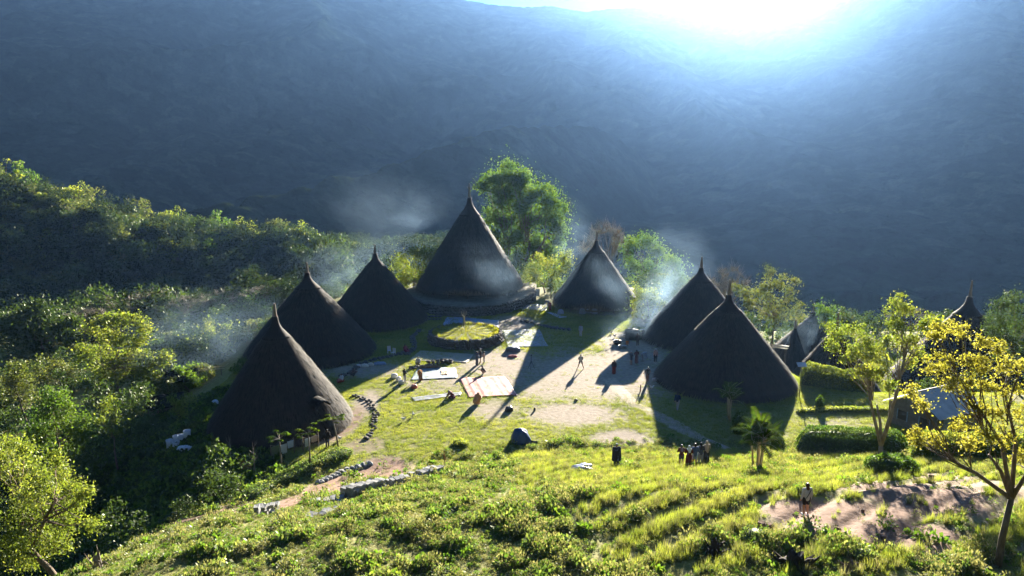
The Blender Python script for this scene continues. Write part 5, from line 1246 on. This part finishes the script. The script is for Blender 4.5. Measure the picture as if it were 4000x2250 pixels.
def joints(pose, r):
    J = dict(pel=(0, 0, .93), ch=(0, .0, 1.24), nk=(0, .0, 1.42), hd=(0, .02, 1.545))
    for s, k in ((-1, 'l'), (1, 'r')):
        J['sh' + k] = (s * .175, 0, 1.375); J['el' + k] = (s * .225, -.02, 1.11); J['ha' + k] = (s * .235, .06, .86)
        J['hi' + k] = (s * .088, 0, .9); J['kn' + k] = (s * .098, .015, .49); J['an' + k] = (s * .10, -.02, .075); J['to' + k] = (s * .12, .13, .035)
    def up(**k): J.update(k)
    if pose == 'wide':
        up(knl=(-.2, .02, .5), anl=(-.34, 0, .075), tol=(-.38, .13, .035), knr=(.2, .02, .5), anr=(.34, 0, .075), tor=(.38, .13, .035), hal=(-.1, .2, .98), har=(.1, .2, .98), ell=(-.24, .04, 1.12), elr=(.24, .04, 1.12))
    elif pose == 'hands': up(hal=(-.07, .26, 1.1), har=(.07, .26, 1.1), ell=(-.25, .06, 1.14), elr=(.25, .06, 1.14))
    elif pose == 'stride':
        up(knl=(-.09, .2, .52), anl=(-.1, .32, .09), tol=(-.1, .46, .05), knr=(.09, -.08, .5), anr=(.1, -.34, .12), tor=(.1, -.24, .04), hal=(-.22, -.12, .9), har=(.2, .24, 1.02), elr=(.23, .04, 1.12))
    elif pose == 'arms_out': up(hal=(-.42, .12, 1.0), har=(.42, .12, 1.0), ell=(-.3, .02, 1.14), elr=(.3, .02, 1.14))
    elif pose == 'bend':
        up(pel=(0, -.1, .86), ch=(0, .2, .98), nk=(0, .36, 1.0), hd=(0, .46, .96), shl=(-.17, .32, .98), shr=(.17, .32, .98), ell=(-.2, .4, .75), elr=(.2, .4, .75), hal=(-.16, .5, .52), har=(.16, .5, .52), hil=(-.09, -.09, .84), hir=(.09, -.09, .84), knl=(-.1, 0, .46), knr=(.1, 0, .46), anl=(-.1, -.05, .075), anr=(.1, -.05, .075), tol=(-.11, .1, .035), tor=(.11, .1, .035))
    elif pose == 'squat':
        up(pel=(0, -.1, .3), ch=(0, .08, .55), nk=(0, .15, .72), hd=(0, .19, .84), shl=(-.17, .12, .67), shr=(.17, .12, .67), ell=(-.23, .3, .5), elr=(.23, .3, .5), hal=(-.1, .5, .5), har=(.1, .5, .5), hil=(-.1, -.06, .3), hir=(.1, -.06, .3), knl=(-.16, .28, .46), knr=(.16, .28, .46), anl=(-.13, .02, .075), anr=(.13, .02, .075), tol=(-.15, .17, .035), tor=(.15, .17, .035))
    elif pose == 'sit':
        up(pel=(0, -.1, .16), ch=(0, -.04, .48), nk=(0, .0, .66), hd=(0, .03, .79), shl=(-.17, -.02, .61), shr=(.17, -.02, .61), ell=(-.24, .1, .38), elr=(.24, .1, .38), hal=(-.1, .3, .36), har=(.1, .3, .36), hil=(-.1, -.06, .15), hir=(.1, -.06, .15), knl=(-.2, .3, .3), knr=(.2, .3, .3), anl=(-.1, .42, .075), anr=(.1, .42, .075), tol=(-.1, .55, .04), tor=(.1, .55, .04))
    elif pose == 'kneel':
        up(pel=(0, -.12, .3), ch=(0, .12, .5), nk=(0, .26, .6), hd=(0, .36, .66), shl=(-.17, .2, .56), shr=(.17, .2, .56), ell=(-.22, .36, .34), elr=(.22, .36, .34), hal=(-.14, .52, .1), har=(.14, .52, .1), hil=(-.1, -.1, .28), hir=(.1, -.1, .28), knl=(-.12, .22, .09), knr=(.12, .22, .09), anl=(-.11, -.24, .08), anr=(.11, -.24, .08), tol=(-.11, -.36, .05), tor=(.11, -.36, .05))
    J = {k: Vector(v) for k, v in J.items()}
    return J
def person(label, base, pose, h, face, wear, skin=SKIN, fine=False, seed=0, group=None):
    """wear: list of (garment, colour). face: heading, 0 = away from the camera."""
    r = random.Random(seed); J = joints(pose, r); s = h / 1.66
    o = thing('person', label, 'person', base, face, group, s); vx = .012 if fine else .017
    mb = MB(); c = lambda a, ra, b, rb: capsule(mb, J[a] if isinstance(a, str) else a, ra, J[b] if isinstance(b, str) else b, rb)
    c('pel', .125, 'ch', .125); c('ch', .13, 'nk', .07); c('nk', .052, 'hd', .06); ellip(mb, J['hd'] + Vector((0, 0, .02)), (.078, .095, .115))
    fw = Vector((0, 1, 0)); hd = J['hd']
    ellip(mb, hd + fw * .095 + Vector((0, 0, 0)), (.016, .024, .026), 8, 6)                          # nose
    for k, sx in (('l', -1), ('r', 1)):
        ellip(mb, hd + Vector((sx * .08, 0, .01)), (.014, .026, .034), 8, 6)                         # ears
        c('nk', .06, 'sh' + k, .06); c('sh' + k, .058, 'el' + k, .043); c('el' + k, .042, 'ha' + k, .028)
        c('pel', .11, 'hi' + k, .10); c('hi' + k, .098, 'kn' + k, .06); c('kn' + k, .06, 'an' + k, .042); c('an' + k, .045, 'to' + k, .035)
        ha, el = J['ha' + k], J['el' + k]; d = (ha - el).normalized(); pal = ha + d * .06; capsule(mb, ha, .03, pal, .032)
        sd = d.cross(Vector((0, 1, 0))); sd = sd.normalized() if sd.length > .1 else Vector((1, 0, 0)); up_ = sd.cross(d)
        for i, fl in enumerate((.065, .078, .072, .055)):                                            # four fingers, slightly curled, and a thumb
            q = pal + sd * (i - 1.5) * .021 + d * .02; m1 = q + d * fl * .55 + up_ * .006; capsule(mb, q, .0105, m1, .0095, 6); capsule(mb, m1, .0095, m1 + d * fl * .4 + up_ * .022, .008, 6)
        q = ha + d * .015 - sd * .03; capsule(mb, q, .012, q + d * .045 - sd * .03, .0095, 6)
    fuse('body', mb, vx, skin, o)
    for g, col in wear:
        m_ = col if not isinstance(col, tuple) else cloth('%.2f_%.2f_%.2f' % col, col); mb = MB()
        if g in ('shirt', 'tshirt', 'jacket'):
            e = .028 if g == 'jacket' else .02
            capsule(mb, J['pel'], .135 + e, J['ch'], .135 + e); capsule(mb, J['ch'], .135 + e, J['nk'] - (J['nk'] - J['ch']) * .25, .085 + e)
            for k in 'lr':
                capsule(mb, J['nk'] - (J['nk'] - J['ch']) * .2, .065 + e, J['sh' + k], .064 + e)
                f = .55 if g == 'tshirt' else 1.0; capsule(mb, J['sh' + k], .06 + e, J['sh' + k].lerp(J['el' + k], f), .05 + e)
                if g != 'tshirt': capsule(mb, J['el' + k], .05 + e, J['el' + k].lerp(J['ha' + k], .88), .034 + e)
            fuse(g if g != 'tshirt' else 'shirt', mb, .018, m_, o)
        elif g in ('shorts', 'trousers'):
            capsule(mb, J['pel'] + Vector((0, 0, .05)), .14, J['pel'], .135)
            for k in 'lr':
                capsule(mb, J['pel'], .13, J['hi' + k], .118); f = .62 if g == 'shorts' else 1.0
                capsule(mb, J['hi' + k], .116, J['hi' + k].lerp(J['kn' + k], f), .09)
                if g == 'trousers': capsule(mb, J['kn' + k], .085, J['kn' + k].lerp(J['an' + k], .9), .07)
            fuse(g, mb, .018, m_, o)
        elif g in ('skirt', 'dress'):
            lo = (J['anl'] + J['anr']) / 2 + Vector((0, 0, .06)); capsule(mb, J['pel'] + Vector((0, 0, .05)), .15, J['pel'], .155)
            for k in 'lr': capsule(mb, J['hi' + k], .13, J['kn' + k], .13); capsule(mb, J['kn' + k], .13, J['an' + k] + Vector((0, 0, .09)), .14)
            capsule(mb, J['pel'], .15, lo, .15)
            if g == 'dress': capsule(mb, J['pel'], .155, J['ch'], .155); capsule(mb, J['ch'], .15, J['nk'] - (J['nk'] - J['ch']) * .2, .1); [capsule(mb, J['sh' + k], .082, J['el' + k], .07) for k in 'lr']; [capsule(mb, J['el' + k], .07, J['el' + k].lerp(J['ha' + k], .85), .055) for k in 'lr']; [capsule(mb, J['nk'] - (J['nk'] - J['ch']) * .2, .08, J['sh' + k], .08) for k in 'lr']
            fuse(g, mb, .02, m_, o)
        elif g == 'cloak':
            for k in 'lr': capsule(mb, J['nk'] + Vector((0, -.02, -.05)), .09, J['sh' + k], .11); capsule(mb, J['sh' + k], .12, J['hi' + k].lerp(J['kn' + k], .75) + Vector((.09 if k == 'r' else -.09, -.02, 0)), .15)
            capsule(mb, J['ch'], .19, J['pel'].lerp((J['knl'] + J['knr']) / 2, .8), .17); fuse('cloak', mb, .022, m_, o)
        elif g == 'hijab':
            ellip(mb, J['hd'] + Vector((0, -.012, .025)), (.1, .108, .132)); capsule(mb, J['hd'] - Vector((0, .02, .05)), .085, J['nk'], .095)
            capsule(mb, J['nk'] + Vector((0, -.02, 0)), .1, J['ch'] + Vector((0, -.05, .02)), .12); [capsule(mb, J['nk'], .09, J['sh' + k] * .85 + J['nk'] * .15, .08) for k in 'lr']; fuse('headscarf', mb, .018, m_, o)
        elif g == 'hair':
            ellip(mb, J['hd'] + Vector((0, -.022, .045)), (.088, .094, .108)); capsule(mb, J['hd'] + Vector((0, -.05, .0)), .07, J['hd'] + Vector((0, -.055, -.05)), .06); fuse('hair', mb, .016, m_, o)
        elif g == 'bob':
            ellip(mb, J['hd'] + Vector((0, -.02, .04)), (.105, .11, .125)); capsule(mb, J['hd'] + Vector((0, -.04, .0)), .095, J['nk'] + Vector((0, -.05, .0)), .085); fuse('hair', mb, .016, m_, o)
        elif g == 'cap':
            ellip(mb, J['hd'] + Vector((0, -.005, .085)), (.092, .1, .075)); fuse('cap', mb, .016, m_, o)
        elif g == 'hat':
            ellip(mb, J['hd'] + Vector((0, 0, .1)), (.09, .095, .08)); ellip(mb, J['hd'] + Vector((0, 0, .075)), (.18, .18, .028)); fuse('hat', mb, .016, m_, o)
        elif g == 'scarf':
            capsule(mb, J['nk'] + Vector((0, -.08, 0)), .06, J['ch'] + Vector((0, -.17, -.02)), .04); fuse('scarf', mb, .016, m_, o)
        elif g == 'shawl':
            capsule(mb, J['ch'], .19, J['nk'], .14); [capsule(mb, J['nk'], .12, J['sh' + k], .12) for k in 'lr']; [capsule(mb, J['sh' + k], .115, J['el' + k], .1) for k in 'lr']; fuse('shawl', mb, .02, m_, o)
        elif g == 'blanket':        # a wide cloth thrown over a stooping body
            capsule(mb, J['hd'] + Vector((0, -.06, .06)), .12, J['ch'], .24); capsule(mb, J['ch'], .25, J['pel'] + Vector((0, -.05, 0)), .3); [capsule(mb, J['sh' + k], .16, J['hi' + k] + Vector((0, 0, -.05)), .24) for k in 'lr']; capsule(mb, J['pel'], .3, (J['knl'] + J['knr']) / 2 + Vector((0, -.1, 0)), .26); fuse('blanket', mb, .022, m_, o)
        elif g == 'shoes':
            for k in 'lr': mb = MB(); capsule(mb, J['an' + k] + Vector((0, -.03, -.01)), .06, J['to' + k] + Vector((0, .02, .015)), .05); fuse('shoe', mb, .015, m_, o)
        elif g == 'strap':
            mb.tube([J['shr'] + Vector((-.05, -.13, .02)), J['ch'] + Vector((0, -.172, -.05)), J['pel'] + Vector((-.1, -.16, .06))], [.016, .016, .016], 5); mb.build('bag_strap', m_, o)
    return o
BLK = (.02, .02, .024); NAVY = (.035, .055, .11); MAR = (.14, .025, .03); WHT = (.36, .37, .39); GRY = (.28, .30, .34)
pn = [
 ('girl in white blouse and black shorts standing on the hoed terrace', (3145, 2016), 'stand', 1.6, 0.1, [('shirt', WHT), ('shorts', BLK), ('bob', plain('brown_hair', (.05, .022, .014), .5, .3, 8, 0)), ('shoes', (.6, .6, .62)), ('strap', BLK)], SKIN_PALE, True),
 ('person in dark knee-length cloak and white cap, alone on the slope', (2407, 1826), 'stand', 1.7, .05, [('cloak', (.03, .033, .05)), ('trousers', (.04, .04, .05)), ('cap', WHT)], SKIN, True),
 ('person in dark maroon shirt and navy shorts, first from left of the group of five', (2660, 1824), 'hands', 1.6, -.05, [('shirt', (.06, .02, .025)), ('shorts', (.03, .035, .07)), ('hair', HAIR), ('scarf', (.22, .2, .26))], SKIN, True),
 ('person in white headscarf and long maroon dress, second of the group of five', (2689, 1829), 'hands', 1.58, .02, [('dress', (.10, .022, .025)), ('hijab', (.55, .58, .62))], SKIN, True),
 ('person in blue shirt and light shorts, third of the group of five', (2712, 1827), 'hands', 1.7, .05, [('shirt', (.06, .09, .18)), ('shorts', (.2, .25, .34)), ('hair', HAIR)], SKIN, True),
 ('person in black headscarf, navy top and grey trousers, fourth of the group of five', (2735, 1820), 'hands', 1.66, .1, [('shirt', (.035, .045, .075)), ('trousers', (.16, .18, .22)), ('hijab', BLK)], SKIN, True),
 ('person in tan headscarf and black long skirt, last of the group of five', (2758, 1815), 'hands', 1.72, .3, [('shirt', (.25, .2, .17)), ('skirt', (.018, .018, .02)), ('hijab', (.34, .27, .19))], SKIN, True),
 ('man in white shirt and cap standing with legs apart on the plaza', (2268, 1441), 'wide', 1.66, 0, [('shirt', WHT), ('shorts', (.06, .06, .09)), ('cap', WHT)], SKIN, False),
 ('woman in dark top and long maroon skirt alone on the plaza', (2398, 1462), 'stand', 1.62, -.3, [('shirt', (.05, .05, .07)), ('skirt', MAR), ('hair', HAIR)], SKIN, False),
 ('man in dark shirt and shorts at the left of the three by the house shadow', (2464, 1427), 'hands', 1.66, -.9, [('shirt', (.05, .055, .07)), ('shorts', (.05, .055, .08)), ('cap', (.3, .3, .3))], SKIN, False),
 ('woman in long brown dress in the middle of the three by the house shadow', (2486, 1421), 'hands', 1.64, .1, [('dress', (.12, .05, .05)), ('hair', HAIR)], SKIN, False),
 ('stooping person in grey with white cap, right of the three by the house shadow', (2510, 1411), 'bend', 1.62, -1.2, [('shirt', GRY), ('trousers', (.3, .28, .28)), ('cap', WHT)], SKIN, False),
 ('person in pink shirt and sun hat in the shade of the smoking house', (2560, 1416), 'stand', 1.64, 2.9, [('shirt', (.42, .24, .22)), ('trousers', BLK), ('hat', (.4, .37, .33))], SKIN, False),
 ('boy in black shirt and brown trousers in the shadow edge beside the broad house', (2530, 1491), 'arms_out', 1.62, .4, [('tshirt', BLK), ('trousers', (.16, .10, .09)), ('hair', HAIR)], SKIN, False),
 ('man in navy jacket and pale trousers walking in the house shadow', (2645, 1602), 'stride', 1.72, -.5, [('jacket', NAVY), ('trousers', (.34, .32, .34)), ('hair', plain('grey_hair', (.12, .10, .09)))], SKIN_PALE, False),
 ('man in white shirt standing in the big shadow on the plaza', (2268, 1316), 'stand', 1.66, 2.8, [('shirt', WHT), ('trousers', (.4, .38, .36)), ('hair', HAIR)], SKIN, False),
 ('man in dark shirt standing at the back of the group by the altar', (1877, 1418), 'hands', 1.7, 1.6, [('shirt', (.05, .04, .05)), ('shorts', (.05, .05, .06)), ('hair', HAIR)], SKIN, False),
 ('woman in dark blue shawl and dress in the group by the altar', (1863, 1427), 'hands', 1.6, -1.2, [('dress', (.07, .08, .12)), ('shawl', (.06, .07, .11)), ('hair', HAIR)], SKIN, False),
 ('child in pale pink shirt in the group by the altar', (1891, 1419), 'hands', 1.35, 1.5, [('shirt', (.5, .36, .32)), ('trousers', (.08, .08, .1)), ('hair', HAIR)], SKIN, False),
 ('man in dark shirt squatting near the pink tarpaulin', (1890, 1461), 'squat', 1.66, 1.5, [('tshirt', (.05, .05, .06)), ('shorts', (.38, .26, .24)), ('hair', HAIR)], SKIN, False),
 ('boy in black jacket and grey trousers beside the white sacks', (1581, 1496), 'hands', 1.6, -.7, [('jacket', (.018, .02, .024)), ('trousers', (.34, .34, .34)), ('hair', HAIR)], SKIN, False),
 ('stooping woman in orange shawl on the pale blue sheet', (1643, 1487), 'bend', 1.6, .3, [('skirt', (.16, .10, .06)), ('shirt', (.42, .19, .03)), ('shawl', (.42, .19, .03)), ('cap', (.2, .2, .16))], SKIN, False),
 ('man in white shirt sitting behind the log', (1634, 1424), 'sit', 1.66, 3.0, [('shirt', WHT), ('trousers', (.1, .1, .11)), ('hair', HAIR)], SKIN, False),
 ('woman in maroon dress kneeling over the narrow mat', (1765, 1556), 'kneel', 1.66, 1.2, [('dress', (.13, .035, .05)), ('shawl', (.30, .16, .15)), ('hair', HAIR)], SKIN, False),
 ('woman wrapped in an orange blanket at the edge of the pink tarpaulin', (1864, 1578), 'squat', 1.9, -.6, [('blanket', (.46, .22, .10)), ('hair', HAIR)], SKIN, False),
 ('person in dark red sitting in the shade left of the altar', (1583, 1376), 'sit', 1.75, -2.2, [('dress', (.20, .03, .05)), ('shawl', (.20, .03, .05)), ('hair', HAIR)], SKIN, False),
 ('person with red cloth sitting by the path beside the black house', (1336, 1494), 'sit', 1.7, 2.4, [('dress', (.30, .08, .06)), ('shawl', (.5, .5, .52)), ('hair', HAIR)], SKIN, False),
 ('person in dark clothes squatting in the shade by the left house', (1377, 1472), 'squat', 1.66, -1.0, [('shirt', (.08, .05, .05)), ('trousers', (.03, .03, .035)), ('hair', HAIR)], SKIN, False),
 ('dark figure sitting on the sunlit end of the terrace', (1966, 1208), 'sit', 1.66, 3.0, [('dress', (.06, .05, .06)), ('hair', HAIR)], SKIN, False),
 ('figure in grey kneeling at the far side of the crumpled white sheet', (2055, 1190), 'squat', 1.6, 3.1, [('shirt', (.2, .2, .22)), ('trousers', (.1, .1, .12)), ('hair', HAIR)], SKIN, False),
 ('stooping figure in grey shawl beside the crumpled white sheet', (2140, 1200), 'bend', 1.6, 1.5, [('skirt', (.12, .12, .15)), ('shirt', (.2, .22, .26)), ('hair', HAIR)], SKIN, False),
 ('figure in dark red standing at the right end of the white sheet', (2148, 1215), 'stand', 1.5, 2.9, [('dress', (.18, .03, .03)), ('hair', HAIR)], SKIN, False),
 ('person in dark clothes standing by the pots at the smoking house', (2490, 1352), 'hands', 1.64, .3, [('shirt', (.05, .04, .045)), ('trousers', (.05, .045, .05)), ('hair', HAIR)], SKIN, False),
 ('dark-clothed person standing under the eave of the black house', (1280, 1748), 'stand', 1.55, .5, [('shirt', BLK), ('trousers', (.03, .03, .035)), ('hair', HAIR)], SKIN, False),
]
for i, (lb, q, pose, h, face, wear, skin, fine) in enumerate(pn):
    person(lb, G(*q), pose, h, face, wear, skin, fine, i)
# chickens
def hen(label, base, rz, col):
    o = thing('chicken', label, 'chicken', base, rz); mb = MB(); m_ = plain('feather_%.2f' % col[0], col, .9, .15, 9, .2)
    ellip(mb, (0, 0, .24), (.10, .17, .115)); capsule(mb, (0, .12, .28), .06, (0, .19, .42), .035); ellip(mb, (0, .205, .445), (.035, .045, .035)); capsule(mb, (0, -.12, .28), .06, (0, -.27, .40), .03); capsule(mb, (0, -.02, .2), .05, (0, .02, .14), .03)
    fuse('body', mb, .014, m_, o)
    for s in (-1, 1):
        mb = MB(); mb.tube([(s * .05, .0, .16), (s * .055, -.015, .08), (s * .055, .0, 0)], [.016, .011, .01], 5); mb.tube([(s * .055, 0, .008), (s * .055, .06, .005)], [.008, .006], 4); mb.build('leg', BAMBOO, o)
        mb = MB(); ellip(mb, (s * .1, -.02, .25), (.02, .12, .075)); mb.build('wing', m_, o, True)
    mb = MB(); mb.box((0, .215, .49), (.012, .06, .035)); mb.build('comb', plain('comb_red', (.5, .03, .02)), o); mb = MB(); mb.tube([(0, .24, .445), (0, .275, .438)], [.014, .004], 5); mb.build('beak', BAMBOO, o)
hen('white chicken on the weedy slope below the narrow mat, upper of two', G(1615, 1628), .4, (.6, .6, .58)); hen('white chicken on the weedy slope, lower of two', G(1577, 1646), -1.2, (.6, .6, .58))
hen('white chicken beside the small papaya by the black house', G(1327, 1722), 1.0, (.6, .6, .58)); hen('white chicken under the open eave path near the broad right-hand house', G(2545, 1521), 1.8, (.55, .55, .54))
hen('brown chicken on the plaza right of the big shadow, left of two', G(2388, 1304), .5, (.10, .06, .04)); hen('brown chicken on the plaza right of the big shadow, right of two', G(2400, 1318), 2.0, (.10, .06, .04))
fuse_all()

# ------------------------------------------------------------------ smoke
def smoke(label, c, size, dens, seed, rot=(0, 0, 0), stretch=(1, 1, 1)):
    """A drifting plume: a closed hull whose air is thick in wisps and thins out to its edge."""
    m, t, o = new_mat('smoke_%d' % seed)
    tc = t.nodes.new('ShaderNodeTexCoord')
    mp = t.nodes.new('ShaderNodeMapping'); mp.inputs['Location'].default_value = (seed * 7.1, seed * 3.3, 0); mp.inputs['Scale'].default_value = stretch
    t.links.new(tc.outputs['Object'], mp.inputs[0])
    n = t.nodes.new('ShaderNodeTexNoise'); n.inputs['Scale'].default_value = 2.4; n.inputs['Detail'].default_value = 4; n.inputs['Distortion'].default_value = .9; t.links.new(mp.outputs[0], n.inputs['Vector'])
    mr = t.nodes.new('ShaderNodeMapRange'); mr.inputs[1].default_value = .38; mr.inputs[2].default_value = .80; t.links.new(n.outputs['Fac'], mr.inputs[0])
    ln = t.nodes.new('ShaderNodeVectorMath'); ln.operation = 'LENGTH'; t.links.new(tc.outputs['Object'], ln.inputs[0])
    fo = t.nodes.new('ShaderNodeMapRange'); fo.interpolation_type = 'SMOOTHSTEP'; fo.inputs[1].default_value = 1.0; fo.inputs[2].default_value = .15; t.links.new(ln.outputs['Value'], fo.inputs[0])
    mu = t.nodes.new('ShaderNodeMath'); mu.operation = 'MULTIPLY'; t.links.new(mr.outputs[0], mu.inputs[0]); t.links.new(fo.outputs[0], mu.inputs[1])
    m2 = t.nodes.new('ShaderNodeMath'); m2.operation = 'MULTIPLY'; m2.inputs[1].default_value = dens; t.links.new(mu.outputs[0], m2.inputs[0])
    p = t.nodes.new('ShaderNodeVolumePrincipled'); p.inputs['Color'].default_value = (.46, .70, 1, 1); p.inputs['Anisotropy'].default_value = .45
    t.links.new(m2.outputs[0], p.inputs['Density']); t.links.new(p.outputs[0], o.inputs['Volume'])
    mb = MB(); ellip(mb, (0, 0, 0), (1, 1, 1), 24, 16); k = mb.build('smoke', m, None, True, loc=c, rot=rot, scale=size); tag(k, label, 'smoke', kind='stuff')
def wpt(px, py, y): return at(px, py, y)
smoke('blue smoke drifting across the front of the tallest house', wpt(1870, 1090, 106.5), (13, 5, 6.5), .015, 1)
smoke('smoke blowing from the tallest house towards its left', wpt(1600, 880, 122), (18, 6, 9.0), .015, 2, (0, .4, 0))
smoke('blue smoke in front of the house right of the big tree', wpt(2350, 1130, 103.0), (9.5, 5, 6.5), .016, 3)
smoke('dense bright smoke pouring up beside the smoking house', wpt(2575, 1170, 93), (3.8, 3.4, 7.0), .07, 4, (0, .5, 0))
smoke('thin smoke rising behind the smoking house', wpt(2640, 1020, 101), (7.0, 5, 6.5), .02, 5, (0, .6, 0))
smoke('blue smoke hanging in front of the small pointed hut', wpt(3125, 1330, 100), (6.0, 2.6, 6.0), .03, 6)
smoke('smoke low on the ground beside the smoking house', wpt(2480, 1290, 92), (6.0, 4, 3.0), .03, 7)
smoke('thin smoke over the shrubs left of the black house', wpt(900, 1340, 84), (18.0, 8, 8.0), .018, 8)
smoke('faint smoke between the big tree and the veiled house', wpt(2240, 960, 120), (4.5, 3, 8.0), .03, 9, (0, .2, 0))
smoke('thin smoke drifting behind the left back house', wpt(1330, 1060, 112), (12.0, 5, 6.0), .026, 10, (0, -.2, 0))
